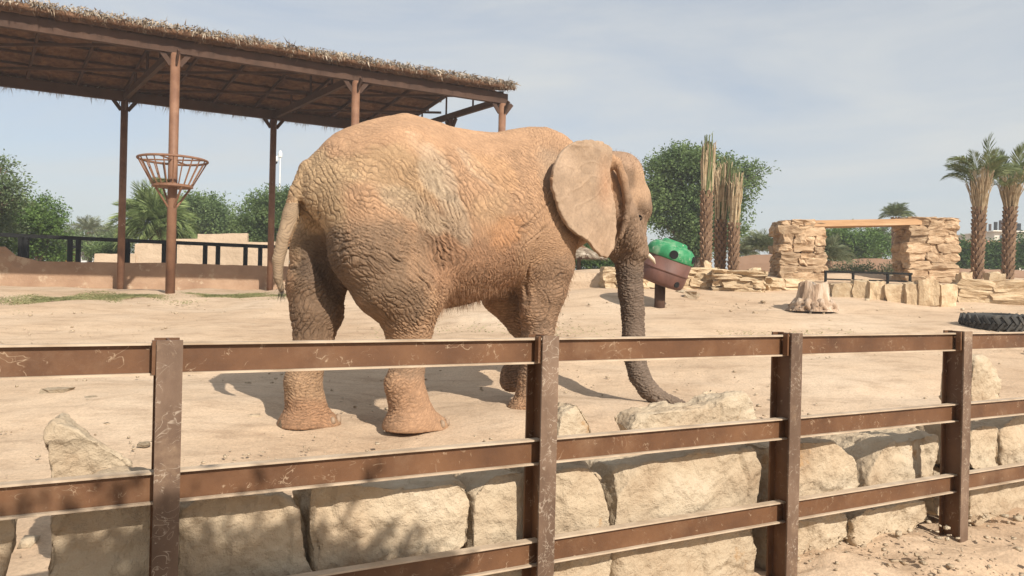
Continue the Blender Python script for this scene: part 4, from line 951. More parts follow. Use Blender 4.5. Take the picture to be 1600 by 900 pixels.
def make_barrel():
    D = 15.5; c = P(1043, 411, D); ax = (P(1055, 376, D)-P(1030, 446, D)).normalized(); ax = (ax+Vector((0, -.12, 0))).normalized()
    R = 37.5*D/FPX; H = 72*D/FPX; root = empty('barrel_feeder', c, 'tilted barrel with green lid and maroon body on a short post beside the tusk', 'feeder')
    x = ax.orthogonal().normalized(); y = ax.cross(x)
    def lathe(name, prof, mat, par, wob=0):
        V = []; F = []; n = 48
        for (r_, h) in prof:
            for k in range(n):
                a = 2*PI*k/n; q = r_*(1+wob*mnoise.noise(Vector((math.cos(a)*2, math.sin(a)*2, h*6)))); V.append(x*(q*math.cos(a))+y*(q*math.sin(a))+ax*h)
        for i in range(len(prof)-1):
            for k in range(n): F.append((i*n+k, i*n+(k+1) % n, (i+1)*n+(k+1) % n, (i+1)*n+k))
        V.append(ax*prof[0][1]); V.append(ax*prof[-1][1]); q = len(V)
        F += [((k+1) % n, k, q-2) for k in range(n)]; F += [((len(prof)-1)*n+k, (len(prof)-1)*n+(k+1) % n, q-1) for k in range(n)]
        return mesh_obj(name, V, F, mat, par, True)
    lathe('barrel_body', [(R*.55, -H*.50), (R*.80, -H*.485), (R*.90, -H*.455), (R*.955, -H*.40), (R*.975, -H*.30), (R*.975, -H*.2), (R*.965, -H*.185), (R*1.0, -H*.175), (R*1.0, -H*.145), (R*.97, -H*.135), (R*.985, H*.12)], M['maroon'], root)
    lid = lathe('lid', [(R*.99, H*.10), (R*1.015, H*.12), (R*1.01, H*.23), (R*.96, H*.31), (R*.86, H*.365), (R*.72, H*.395), (R*.60, H*.41), (R*.55, H*.43), (R*.52, H*.475), (R*.44, H*.50), (R*.25, H*.505), (R*.22, H*.48), (R*.05, H*.48)], M['green'], root, .012)
    cam_v = (Vector((0, 0, CAMZ))-c).normalized()
    for dx, hz, mt, par, rr in ((.12, .22, 'dark', lid, .085), (.93, .24, 'dark', lid, .07), (.68, -.36, 'dark', root, .06)):
        side = cam_v.cross(ax).normalized()*-1; base = (cam_v-ax*cam_v.dot(ax)).normalized()
        an = math.asin(min(dx, .97)); o = (base*math.cos(an)+side*math.sin(an)).normalized()
        rad = R*(1.0 if hz > 0 else .95); m = MB(); m.tube([o*(rad*.93)+ax*(H*hz), o*(rad*1.035)+ax*(H*hz)], rr, 20); m.build('hole', M[mt], par)
        m = MB(); s2 = o.cross(ax).normalized()
    for k in range(8):
        a = 2*PI*k/8; o = x*math.cos(a)+y*math.sin(a); m = MB(); m.tube([o*(R*.56)+ax*(H*.405), o*(R*.76)+ax*(H*.385), o*(R*.95)+ax*(H*.305)], [.018, .02, .012], 8); m.build('lid_rib', M['green'], lid)
    b = P(1030, 462, D); zg = gh(c.x-.15, c.y)
    m = MB(); px_ = c-ax*(H*.45); m.tube([(px_.x, px_.y, zg-.3), (px_.x, px_.y, px_.z+.05)], .11, 14)
    m.build('support_post', M['steel_dark'], root, True, origin=c)
make_barrel()
def make_parasol():
    D = 29; t = P(905, 386, D); root = empty('thatched_parasol', (t.x, t.y, gh(t.x, t.y)), 'small thatched parasol seen between foreleg and ear', 'parasol')
    m = MB(); m.tube([(t.x, t.y, gh(t.x, t.y)), t], .07, 8); bl(m, 'pole', M['bark'], root)
    R = 42*D/FPX; m = MB(); m.tube([t+Vector((0, 0, -.42)), t+Vector((0, 0, -.2)), t+Vector((0, 0, .1))], [R, R*.6, .08], 18); bl(m, 'canopy', M['thatch'], root)
    V = []; 
    for k in range(1600):
        a = rng.uniform(0, 2*PI); q = R*rng.uniform(.3, 1.0); p = np.array([t.x+q*math.cos(a), t.y+q*math.sin(a), t.z+.1-.52*q/R+.03]); o = np.array([math.cos(a), math.sin(a), -.5])
        s = np.array([-math.sin(a), math.cos(a), 0])*.02; V += [p-s, p+s, p+o*rng.uniform(.15, .3)]
    V = np.array(V)-np.array(root.location); o = mesh_obj('straw', V, np.arange(len(V)).reshape(-1, 3), M['straw'], root); tag(o, kind='stuff')
make_parasol()
def make_house(label, D, x0, x1, ytop, ybase, wall, roof, wins, roofh=6, seed=0, over=.5, stuff=()):
    a = P(x0, ybase, D); b = P(x1, ybase, D); zt_ = topz(x0, ytop, D); root = empty('house', (a.x, a.y, gh(a.x, a.y)), label, 'building', 'far buildings')
    z0 = gh(a.x, a.y)-.5; dep = 8
    m = MB(); m.box(((a.x+b.x)/2, D+dep/2, (zt_+z0)/2), b.x-a.x, dep, zt_-z0); bl(m, 'wall', wall, root)
    m = MB(); h = roofh*D/FPX; x0w, x1w = a.x-over, b.x+over; y0, y1 = D-over, D+dep+over
    m.add([(x0w, y0, zt_+.01), (x1w, y0, zt_+.01), (x1w, y1, zt_+.01), (x0w, y1, zt_+.01), (x0w+h, y0+h, zt_+h), (x1w-h, y0+h, zt_+h), (x1w-h, y1-h, zt_+h), (x0w+h, y1-h, zt_+h)], [(0, 3, 2, 1), (4, 5, 6, 7), (0, 1, 5, 4), (1, 2, 6, 5), (2, 3, 7, 6), (3, 0, 4, 7)])
    bl(m, 'roof', roof, root)
    for (wx, wy, ww, wh) in wins:
        q = P(wx, wy, D); m = MB(); m.box((q.x, D-.03, q.z), ww*D/FPX, .1, wh*D/FPX); w = bl(m, 'window', M['glass'], root)
    return root
make_house('pale house with reddish flat roof behind the hedge at right', 75, 1490, 1600, 380, 440, M['house'], M['rooftile'], [(1515, 388, 6, 6), (1545, 387, 6, 6), (1588, 387, 6, 6)], 5)
make_house('beige flat roofed building at the right edge behind the palms', 95, 1552, 1660, 362, 440, M['house'], M['house'], [(1566, 371, 8, 6), (1585, 371, 6, 6)], 2)
def roof_tank():
    D = 100; c = P(1585, 358, D); root = empty('rooftop_equipment', (c.x, c.y, c.z-.8), 'dark cluster of rooftop tanks and antennas at the right edge', 'roof equipment')
    r = random.Random(3)
    for k in range(7):
        q = P(1560+k*9, 356-r.uniform(0, 6), D); m = MB(); hh = r.uniform(.8, 2.2)
        m.tube([(q.x, q.y+3, c.z-.8), (q.x, q.y+3, c.z-.8+hh)], r.uniform(.15, .45), 8); bl(m, 'tank', M['steel_dark' if k % 2 else 'black'], root)
roof_tank()
make_house('small white house far behind the left leafy tree', 110, 96, 108, 380, 410, M['white'], M['white'], [(102, 386, 3, 3)], 2)
make_house('far white house low between the small left palms', 130, 120, 160, 392, 410, M['house'], M['house'], [(130, 396, 4, 3), (145, 396, 4, 3)], 1)

# dry grass and spilled fodder strip near the shelter
def grass_strip():
    r = np.random.default_rng(8); V = []
    n = 15000
    t = r.random(n); px = 20+440*t+r.normal(0, 25, n); D = 19.3+(px-260)*.006+r.normal(0, .75, n)*(.7+.5*np.sin(px*.05)); D -= .4*np.cos(px*.013)
    m2 = r.random(n) < .06; px = np.where(m2, 1010+r.normal(0, 90, n)*2.4, px); D = np.where(m2, 12.8+r.normal(0, .4, n), D)
    keep = []
    for k in range(n):
        u, v = uv_ray(px[k], 450); x = u*D[k]; y = D[k]; z = gh(x, y); L = r.uniform(.02, .07); a = r.uniform(0, 6.28)
        if m2[k]: L *= .6
        V += [(x-.012, y, z), (x+.012, y, z), (x+math.cos(a)*L*1.5, y+math.sin(a)*L*1.5, z+L*.55)]
    V = np.array(V); o = mesh_obj('scattered_fodder', V, np.arange(len(V)).reshape(-1, 3), M['grass']); tag(o, kind='stuff')
grass_strip()

# shade tree beside the visitor path: its crown shades the boulders at lower left
def shade_tree():
    c0 = PF(320, 890, .12)+TOSUN*5.2
    root = empty('shade_tree', (2.6, -2.6, gh(2.6, -2.6)), 'leafy tree behind the viewer beside the visitor path', 'tree')
    B = [(c0+Vector(o), r) for o, r in (((-.38, -.12, -.42), (.60, .5, .20)), ((.1, .0, -.30), (.50, .5, .16)), ((-.95, -.35, -.55), (.5, .5, .22)), ((.52, .25, -.32), (.28, .3, .10)), ((-.2, -.2, -.75), (.8, .6, .30)))]
    V, F = leaf_cloud(B, 42000, .075, seed=77, shell=.05, flat=.3, sub=0, spray=3)
    mesh_obj('crown', V-np.array(root.location), F, M['bush'], root)
    m = MB(); g = Vector((2.6, -2.6, gh(2.6, -2.6)-.2)); m.tube([g, g+Vector((-.1, .1, 1.6)), g+Vector((-.4, .3, 2.6))], [.16, .13, .1], 10); bl(m, 'trunk', M['bark'], root, True)
    m = MB(); f = g+Vector((-.4, .3, 2.6))
    for c, r in B: m.tube([f, f.lerp(c, .6)+Vector((0, 0, .15)), c], [.08, .05, .015], 6)
    bl(m, 'limb', M['bark'], root, True)
shade_tree()
def haze():
    m = bpy.data.materials.new('haze'); m.use_nodes = True; n = m.node_tree.nodes; n.clear(); o = n.new('ShaderNodeOutputMaterial'); v = n.new('ShaderNodeVolumePrincipled')
    v.inputs['Color'].default_value = (.92, .94, .97, 1); v.inputs['Density'].default_value = .0018; v.inputs['Anisotropy'].default_value = .2; m.node_tree.links.new(v.outputs[0], o.inputs['Volume'])
    b = MB(); b.box((0, 180, 6), 640, 500, 24); q = b.build('haze', m); tag(q, kind='stuff')
haze()
#@@ELEPHANT
# ------------------------------------------------------------------ elephant: one continuous body from a blended distance field
# local axes: a forward, w to its right, z up (mesh uses y = -w)
TH = math.radians(28.0); E0 = Vector((-1.01, 7.29, 0.25))
def make_elephant():
    vx = .0135
    lo = np.array([-1.40, -.92, -.08]); hi = np.array([3.30, .92, 3.12])
    N = np.ceil((hi-lo)/vx).astype(int)+1
    ax = [lo[i]+vx*np.arange(N[i], dtype=np.float32) for i in range(3)]
    f32 = np.float32
    A_, W_, Z_ = (ax[0][:, None, None].astype(f32), ax[1][None, :, None].astype(f32), ax[2][None, None, :].astype(f32))
    # --- torso from interpolated sections
    S = np.array([  # a, ztop, zbot, half width
        [-1.03, 2.22, 2.02, .10], [-.99, 2.33, 1.92, .24], [-.91, 2.45, 1.82, .36], [-.80, 2.575, 1.72, .47], [-.62, 2.70, 1.52, .56], [-.44, 2.79, 1.30, .61], [-.25, 2.86, 1.15, .655], [-.05, 2.895, 1.12, .69],
        [.12, 2.885, 1.10, .715], [.28, 2.855, 1.08, .735], [.44, 2.81, 1.09, .755], [.62, 2.80, 1.13, .765], [.82, 2.83, 1.20, .75], [1.05, 2.90, 1.28, .70], [1.28, 2.955, 1.34, .62], [1.46, 2.975, 1.45, .56],
        [1.64, 2.94, 1.56, .49], [1.80, 2.85, 1.68, .43], [1.96, 2.76, 1.78, .36], [2.1, 2.65, 1.9, .27], [2.2, 2.5, 2.1, .12]])
    a = ax[0]; zt = np.interp(a, S[:, 0], S[:, 1])[:, None, None]; zb = np.interp(a, S[:, 0], S[:, 2])[:, None, None]; Wd = np.interp(a, S[:, 0], S[:, 3])[:, None, None]
    zc = (zt*.46+zb*.54); Hh = np.where(Z_ > zc, zt-zc, zc-zb); q = (Z_-zc)/Hh
    pin = 1-.20*np.clip(q, 0, 1)**2+.05*np.clip(-q, 0, 1)
    e = (np.abs(W_/(Wd*pin))**2.15+np.abs(q)**2.15)**(1/2.15)
    end = np.maximum(S[0, 0]-a, a-S[-1, 0])[:, None, None]
    F = ((e-1)*np.minimum(Wd, .5)*.9).astype(f32); F = np.maximum(F, end.astype(f32))
    def box(mn, mx, pad):
        i0 = np.clip(((np.array(mn)-pad-lo)/vx).astype(int), 0, N-1); i1 = np.clip(((np.array(mx)+pad-lo)/vx).astype(int)+2, 1, N)
        return tuple(slice(i0[k], i1[k]) for k in range(3))
    def smin(x, y, k):
        if k <= 0: return np.minimum(x, y)
        h = np.clip(.5+.5*(y-x)/k, 0, 1); return y+(x-y)*h-k*h*(1-h)
    def seg(p, q, r0, r1, sl, sc=(1, 1, 1)):
        X = A_[sl[0]]; Y = W_[:, sl[1]]; Zz = Z_[:, :, sl[2]]
        p = np.array(p, f32); q = np.array(q, f32); d = q-p; L2 = max(float(d@d), 1e-9)
        t = np.clip(((X-p[0])*d[0]+(Y-p[1])*d[1]+(Zz-p[2])*d[2])/L2, 0, 1)
        dx = (X-p[0]-t*d[0])/sc[0]; dy = (Y-p[1]-t*d[1])/sc[1]; dz = (Zz-p[2]-t*d[2])/sc[2]
        return np.sqrt(dx*dx+dy*dy+dz*dz)-(r0+(r1-r0)*t)
    def chain(pts, k, sc=(1, 1, 1), kin=.03, sub=False):
        P_ = np.array([p[:3] for p in pts]); R = [p[3] for p in pts]; sl = box(P_.min(0), P_.max(0), max(R)*1.2+k*1.5+.04)
        g = None
        for i in range(len(pts)-1):
            s = seg(pts[i][:3], pts[i+1][:3], R[i], R[i+1], sl, sc); g = s if g is None else smin(g, s, kin)
        if sub: F[sl] = -smin(-F[sl], g, k)
        else: F[sl] = smin(F[sl], g, k)
    def ell(c, r, k, sub=False):
        sl = box(c, c, max(r)+k*1.5+.04); m = min(r)
        X = (A_[sl[0]]-c[0])/r[0]; Y = (W_[:, sl[1]]-c[1])/r[1]; Zz = (Z_[:, :, sl[2]]-c[2])/r[2]
        g = (np.sqrt(X*X+Y*Y+Zz*Zz)-1)*m
        F[sl] = -smin(-F[sl], g, k) if sub else smin(F[sl], g, k)
    # hips, shoulder blades, spine ridge
    chain([(-.62, .0, 2.54, .12), (-.05, 0, 2.78, .09), (.3, 0, 2.76, .07), (.8, 0, 2.72, .08)], .12)
    ell((-.18, .42, 2.42), (.30, .20, .24), .2); ell((-.18, -.42, 2.42), (.30, .20, .24), .2)
    # hind legs
    chain([(-.50, .30, 2.00, .36), (-.42, .34, 1.62, .40), (-.26, .37, 1.33, .36), (-.12, .37, 1.12, .285), (-.09, .36, .92, .215), (-.10, .35, .72, .165)], .10, kin=.06)
    chain([(-.10, .35, .74, .165), (-.09, .34, .56, .15), (-.11, .34, .40, .165), (-.08, .34, .28, .17), (-.04, .34, .12, .205)], .06, sc=(1.06, .95, 1))
    chain([(-.06, .34, .02, .235), (.10, .34, .00, .205)], .07, sc=(1.05, 1, .75))
    ell((-.22, .34, .42), (.07, .08, .10), .06)
    ell((.02, .47, 1.32), (.20, .16, .26), .10)      # stifle
    chain([(-.62, -.30, 1.98, .35), (-.70, -.30, 1.62, .31), (-.79, -.24, 1.28, .265), (-.79, -.18, 1.02, .235), (-.82, -.16, .82, .175), (-.87, -.15, .58, .15)], .09, kin=.06)
    chain([(-.87, -.15, .60, .15), (-.91, -.15, .40, .17), (-.89, -.15, .25, .175), (-.87, -.15, .12, .205)], .06)
    chain([(-.90, -.15, .00, .225), (-.76, -.15, -.01, .20)], .07, sc=(1.05, 1, .75))
    # groin skin between the thighs
    chain([(-.40, .02, 1.6, .22), (-.38, .0, 1.28, .15)], .10)
    # fore legs
    chain([(1.30, .30, 2.15, .30), (1.33, .32, 1.80, .31), (1.35, .31, 1.55, .285), (1.33, .30, 1.28, .235), (1.30, .29, 1.05, .185), (1.30, .28, .86, .155)], .11, kin=.06)
    chain([(1.30, .28, .88, .158), (1.27, .28, .62, .138), (1.24, .28, .40, .138), (1.24, .28, .25, .155), (1.25, .28, .14, .185)], .05)
    chain([(1.21, .28, .09, .21), (1.33, .28, .08, .205)], .06, sc=(1.05, 1, .75))
    ell((1.17, .36, 1.12), (.10, .10, .16), .07)     # elbow
    chain([(1.32, -.32, 2.0, .31), (1.22, -.32, 1.55, .29), (1.17, -.30, 1.22, .20), (1.42, -.28, .92, .150), (1.55, -.28, .78, .145)], .11, kin=.05)
    chain([(1.55, -.28, .78, .145), (1.48, -.28, .62, .12), (1.41, -.28, .48, .135), (1.35, -.28, .38, .15), (1.31, -.28, .32, .13)], .03)
    # neck and head
    chain([(1.60, 0, 2.30, .42), (1.95, 0, 2.28, .38), (2.2, 0, 2.30, .33)], .15)
    ell((2.30, .0, 2.44), (.38, .315, .37), .10)
    ell((2.42, .14, 2.58), (.20, .15, .20), .09); ell((2.42, -.14, 2.58), (.20, .15, .20), .09)
    chain([(2.45, 0, 2.50, .25), (2.60, 0, 2.32, .225), (2.655, 0, 2.215, .205)], .06)
    for s in (1, -1):
        chain([(2.50, s*.17, 2.36, .10), (2.66, s*.15, 2.20, .085)], .06)                    # brow
        chain([(2.36, s*.18, 2.12, .17), (2.50, s*.14, 1.88, .16), (2.57, s*.12, 1.73, .115)], .05)   # cheek down to the tusk socket
        ell((2.45, s*.36, 2.40), (.16, .09, .15), .10, sub=True)                             # temple
        chain([(2.645, s*.14, 1.84, .085), (2.68, s*.155, 1.70, .068)], .03)
    chain([(2.15, 0, 2.0, .20), (2.36, 0, 1.80, .13), (2.50, 0, 1.62, .07)], .10)           # jaw
    # trunk
    chain([(2.585, 0, 2.10, .21), (2.585, 0, 1.90, .20), (2.60, 0, 1.70, .175), (2.60, .02, 1.48, .150), (2.60, .05, 1.28, .140), (2.60, .10, 1.05, .130), (2.57, .16, .80, .124),
           (2.54, .23, .58, .119), (2.54, .31, .40, .114), (2.59, .40, .26, .108), (2.68, .49, .165, .094), (2.79, .54, .125, .078), (2.90, .575, .105, .058)], .035, kin=.03)
    # tail
    chain([(-.90, .02, 2.28, .14), (-1.00, .0, 2.10, .105), (-1.075, -.0, 1.90, .082), (-1.135, -.0, 1.70, .066), (-1.185, -.0, 1.50, .052), (-1.18, -.0, 1.34, .040), (-1.15, -.0, 1.24, .028)], .035, kin=.02)
    # cleft below the tail and deep fold between thigh and belly
    chain([(-.98, .06, 1.98, .055), (-.90, .07, 1.76, .10), (-.80, .08, 1.52, .12), (-.66, .10, 1.30, .12), (-.50, .12, 1.06, .10)], .05, sub=True)
    # ear cavity groove, then ears
    for s in (1, -1):
        chain([(2.03, s*.42, 2.60, .04), (2.10, s*.40, 2.44, .07), (2.16, s*.38, 2.24, .075), (2.19, s*.34, 2.02, .06), (2.16, s*.30, 1.84, .05)], .025, sub=True)
    epx = [(895, 222, .66), (915, 218, .62), (937, 221, .56), (952, 231, .50), (950, 248, .48), (946, 268, .49), (952, 298, .48), (962, 330, .47), (963, 360, .48), (958, 388, .50), (946, 403, .53), (932, 400, .56), (918, 390, .60), (908, 376, .63),
           (893, 368, .66), (880, 352, .69), (867, 325, .72), (859, 300, .735), (856, 280, .74), (861, 262, .735), (870, 244, .71), (882, 230, .68)]
    h2 = (math.cos(TH), math.sin(TH)); r2 = (math.sin(TH), -math.cos(TH)); poly = []
    for px, py, w in epx:
        u, v = uv_ray(px, py); bx = E0.x+w*r2[0]; by = E0.y+w*r2[1]; aa = (u*by-bx)/(h2[0]-u*h2[1]); D = by+aa*h2[1]; poly.append((aa, CAMZ+v*D-E0.z))
    poly = np.array(poly)
    for s in (1, -1):
        sl = box((1.05, .30 if s > 0 else -.75, 1.5), (2.35, .75 if s > 0 else -.30, 2.95), .06)
        X = ax[0][sl[0]].astype(float); Zz = ax[2][sl[2]].astype(float); XX, ZZ = np.meshgrid(X, Zz, indexing='ij')
        dmin = np.full(XX.shape, 1e9); ins = np.zeros(XX.shape, bool)
        for i in range(len(poly)):
            p = poly[i]; q = poly[(i+1) % len(poly)]; d = q-p; t = np.clip(((XX-p[0])*d[0]+(ZZ-p[1])*d[1])/(d@d), 0, 1)
            dmin = np.minimum(dmin, np.hypot(XX-p[0]-t*d[0], ZZ-p[1]-t*d[1]))
            c = ((p[1] > ZZ) != (q[1] > ZZ)) & (XX < (q[0]-p[0])*(ZZ-p[1])/(q[1]-p[1]+1e-12)+p[0]); ins ^= c
        d2 = np.where(ins, -dmin, dmin)
        d2 = d2+.007*np.sin(XX*31+3*np.sin(ZZ*13))*np.sin(ZZ*27+2*np.sin(XX*17))+.006*np.sin(ZZ*9+1)
        ang = np.arctan2(ZZ-2.66, 2.12-XX); rad_ = np.hypot(ZZ-2.66, 2.12-XX)
        wE = np.interp(XX, [1.15, 1.35, 1.6, 1.85, 2.05, 2.2], [.745, .74, .69, .60, .485, .41])
        wE = wE+.022*np.sin(XX*11+ZZ*6)*np.clip((2.0-XX)*1.6, 0, 1)-.035*np.exp(-((XX-1.86)/.14)**2-((ZZ-2.35)/.3)**2)+.013*np.sin(ang*9+2*np.sin(rad_*5))*np.clip(rad_*1.6-.25, 0, 1)-.03*np.clip((ZZ-2.68)/.1, 0, 1)+.018*np.sin(ZZ*7-XX*3)*np.clip((2.2-ZZ), 0, 1)+.02*np.clip(1.9-ZZ, 0, 1)
        th_ = .020+.020*np.clip((XX-1.75)/.35, 0, 1)*np.clip((ZZ-2.2)/.3, 0, 1)
        rim = -.012*np.exp(-(dmin/.025)**2)
        Y = s*W_[:, sl[1]]
        g = np.maximum((d2)[:, None, :], (np.abs(Y-wE[:, None, :])-(th_-rim)[:, None, :])*.9).astype(f32)
        F[sl] = smin(F[sl], g, .022)
        chain([(1.93, s*.40, 2.66, .07), (2.02, s*.33, 2.62, .10), (1.98, s*.30, 2.45, .10)], .06)
        chain([(1.98, s*.40, 2.69, .05), (2.12, s*.40, 2.62, .05), (2.21, s*.40, 2.46, .048), (2.28, s*.38, 2.26, .044), (2.30, s*.34, 2.05, .038), (2.27, s*.29, 1.86, .03)], .022)
    for s in (1, -1):
        chain([(2.00, s*.47, 2.55, .030), (2.06, s*.46, 2.42, .046), (2.14, s*.44, 2.27, .052), (2.20, s*.41, 2.08, .036)], .015, sub=True)
        chain([(2.04, s*.40, 2.50, .05), (2.11, s*.36, 2.34, .065), (2.18, s*.34, 2.14, .05)], .02, sub=True)
    # flat soles
    for (c, zc_) in (((-.0, .34), 0.0), ((-.85, -.15), 0.0), ((1.29, .28), .03)):
        sl = box((c[0]-.42, c[1]-.4, -.1), (c[0]+.42, c[1]+.4, .3), 0); F[sl] = np.maximum(F[sl], (zc_-Z_[:, :, sl[2]]).astype(f32)-.0)
    # --- surface nets
    ins = F < 0
    cell = np.zeros(N-1, np.int8)
    for dx in (0, 1):
        for dy in (0, 1):
            for dz in (0, 1): cell += ins[dx:N[0]-1+dx, dy:N[1]-1+dy, dz:N[2]-1+dz]
    act = (cell > 0) & (cell < 8); ci = np.argwhere(act); idx = np.full(N-1, -1, np.int32); idx[act] = np.arange(len(ci))
    acc = np.zeros((len(ci), 3)); cnt = np.zeros(len(ci))
    cr = [(x, y, z) for x in (0, 1) for y in (0, 1) for z in (0, 1)]
    for p in cr:
        for k in range(3):
            if p[k] == 1: continue
            q = list(p); q[k] = 1
            f0 = F[ci[:, 0]+p[0], ci[:, 1]+p[1], ci[:, 2]+p[2]]; f1 = F[ci[:, 0]+q[0], ci[:, 1]+q[1], ci[:, 2]+q[2]]
            m = (f0 < 0) != (f1 < 0); t = np.where(m, f0/(f0-f1+1e-12), 0)
            pt = np.tile(np.array(p, float), (len(ci), 1)); pt[:, k] = t; acc[m] += pt[m]; cnt += m
    V = lo+(ci+acc/cnt[:, None])*vx
    Q = []
    for k in range(3):
        o = [i for i in range(3) if i != k]; s0 = [slice(None)]*3; s1 = [slice(None)]*3; s0[k] = slice(0, N[k]-1); s1[k] = slice(1, N[k])
        a0 = ins[tuple(s0)]; a1 = ins[tuple(s1)]; e = np.argwhere(a0 != a1)
        e = e[(e[:, o[0]] > 0) & (e[:, o[1]] > 0) & (e[:, o[0]] < N[o[0]]-1) & (e[:, o[1]] < N[o[1]]-1)]
        sg = a0[e[:, 0], e[:, 1], e[:, 2]]
        def at(d0, d1):
            c = e.copy(); c[:, o[0]] += d0; c[:, o[1]] += d1; return idx[c[:, 0], c[:, 1], c[:, 2]]
        qd = np.stack([at(-1, -1), at(0, -1), at(0, 0), at(-1, 0)], 1)
        flip = sg if k != 1 else ~sg
        qd[~flip] = qd[~flip][:, ::-1]; Q.append(qd)
    Q = np.concatenate(Q); Q = Q[(Q >= 0).all(1)][:, ::-1].copy()  # y = -w mirrors the winding
    V[:, 1] *= -1
    # smooth a little (keeps the thin ear)
    nV = len(V); 
    for it in range(3):
        s = np.zeros_like(V); c = np.zeros(nV)
        for i, j in ((0, 1), (1, 2), (2, 3), (3, 0)):
            for d in range(3):
                s[:, d] += np.bincount(Q[:, i], V[Q[:, j], d], nV)+np.bincount(Q[:, j], V[Q[:, i], d], nV)
            c += np.bincount(Q[:, i], minlength=nV)+np.bincount(Q[:, j], minlength=nV)
        V = V*.5+.5*s/np.maximum(c, 1)[:, None]
    tmp = mesh_obj('tmp', V, Q, smooth=True); md = tmp.modifiers.new('s', 'SUBSURF'); md.levels = 1; md.render_levels = 1
    dg = bpy.context.evaluated_depsgraph_get(); me = bpy.data.meshes.new_from_object(tmp.evaluated_get(dg)); old = tmp.data; bpy.data.objects.remove(tmp); bpy.data.meshes.remove(old)
    n = len(me.vertices); co = np.empty(n*3, f32); me.vertices.foreach_get('co', co); co = co.reshape(-1, 3).astype(float)
    no = np.empty(n*3, f32); me.vertex_normals.foreach_get('vector', no); no = no.reshape(-1, 3).astype(float)
    if (no[:, 0]*(co[:, 0]-1.2)).sum() < 0:
        me.flip_normals(); no = -no
    a, w, z = co[:, 0], -co[:, 1], co[:, 2]
    # --- wrinkled skin
    def hsh(c, s):
        h = (c[:, 0].astype(np.int64)*374761393+c[:, 1].astype(np.int64)*668265263+c[:, 2].astype(np.int64)*2147483647+s*1274126177) & 0xffffffff
        h = ((h ^ (h >> 13))*1274126177) & 0xffffffff; return ((h ^ (h >> 16)) & 0xffff)/65535.0
    def vor(Pq, s=0):
        c0 = np.floor(Pq); f = Pq-c0; F1 = np.full(len(Pq), 9.); F2 = F1.copy()
        for i in (-1, 0, 1):
            for j in (-1, 0, 1):
                for k in (-1, 0, 1):
                    c = c0+[i, j, k]; d = np.stack([i+hsh(c, s+1)*.9-f[:, 0], j+hsh(c, s+2)*.9-f[:, 1], k+hsh(c, s+3)*.9-f[:, 2]], 1)
                    dd = np.sqrt((d*d).sum(1)); F2 = np.minimum(F2, np.maximum(dd, F1)); F1 = np.minimum(F1, dd)
        return F1, F2
    def vnoise(Pq, s=0):
        c0 = np.floor(Pq); f = Pq-c0; f = f*f*(3-2*f); r = 0
        for i in (0, 1):
            for j in (0, 1):
                for k in (0, 1):
                    r = r+hsh(c0+[i, j, k], s)*(f[:, 0] if i else 1-f[:, 0])*(f[:, 1] if j else 1-f[:, 1])*(f[:, 2] if k else 1-f[:, 2])
        return r
    def fbm(Pq, o=4, s=0): return sum(vnoise(Pq*2**i+7.1*i, s+i)*.5**(i+1) for i in range(o))/(1-.5**o)
    L3 = np.stack([a, w, z], 1)
    wrp = np.stack([fbm(L3*3.2, 3, 11), fbm(L3*3.2+9, 3, 12), fbm(L3*3.2+17, 3, 13)], 1)-.5
    Lw = L3+wrp*.22+.02*(np.stack([fbm(L3*17, 2, 31), fbm(L3*17+9, 2, 32), fbm(L3*17+17, 2, 33)], 1)-.5)
    # regions: centre(a,z), radii, angle of long axis (deg, + = rising forwards), cell length, cell height, depth, crack width
    RG = [
        (-.35, 2.65, .55, .25, -25, .11, .075, .0035, .20),    # hip top
        (.25, 2.75, .60, .20, -40, .14, .06, .0030, .20),      # back
        (-.90, 2.20, .22, .45, -70, .085, .060, .0075, .26),   # rump edge
        (-.55, 2.15, .40, .30, -35, .13, .060, .0070, .24),    # upper thigh
        (-.50, 1.55, .50, .32, -22, .16, .052, .0110, .30),    # thigh
        (-.20, 1.15, .35, .30, -35, .11, .050, .0105, .30),    # knee
        (.02, 1.95, .20, .50, -58, .30, .058, .0125, .30),     # flank folds
        (.40, 2.30, .35, .35, -45, .16, .062, .0075, .24),     # ribs
        (.85, 2.20, .35, .40, -38, .13, .062, .0075, .24),     # ribs front
        (.55, 1.55, .40, .35, -70, .22, .045, .0070, .30),     # lower belly
        (1.35, 2.30, .25, .45, 55, .12, .050, .0050, .24),     # shoulder
        (1.30, 1.50, .30, .35, 25, .085, .042, .0065, .28),    # upper fore leg
        (1.27, .60, .35, .45, 5, .10, .036, .0070, .30),       # fore shank
        (-.08, .50, .30, .35, 28, .10, .034, .0060, .30),      # hind shank
        (-.85, 1.20, .22, .45, 50, .12, .060, .0120, .30),     # far thigh
        (-.88, .45, .22, .35, 0, .10, .034, .0070, .30),
        (2.60, 1.00, .40, .62, 3, .11, .038, .0130, .34),      # trunk
        (2.85, .12, .25, .14, -70, .10, .038, .0110, .34),     # trunk tip
        (2.58, 1.88, .24, .26, 82, .14, .036, .0110, .30),     # trunk root, face
        (2.40, 2.45, .30, .30, 70, .10, .050, .0018, .22),     # forehead
        (2.15, 1.90, .15, .40, 85, .16, .045, .0050, .26)]
    isear = (np.abs(w) > .40) & (a > 1.12) & (a < 2.22) & (z > 1.55) & (z < 2.9) & (np.abs(w) > np.interp(a, [1.15, 1.35, 1.6, 1.85, 2.05, 2.2], [.745, .74, .69, .60, .485, .41])-.045)
    pin_ = np.zeros(n, bool); pc = poly.mean(0); pb = pc+(poly-pc)*1.04
    for i in range(len(pb)):
        p = pb[i]; q = pb[(i+1) % len(pb)]; c = ((p[1] > z) != (q[1] > z)) & (a < (q[0]-p[0])*(z-p[1])/(q[1]-p[1]+1e-12)+p[0]); pin_ ^= c
    isear &= pin_
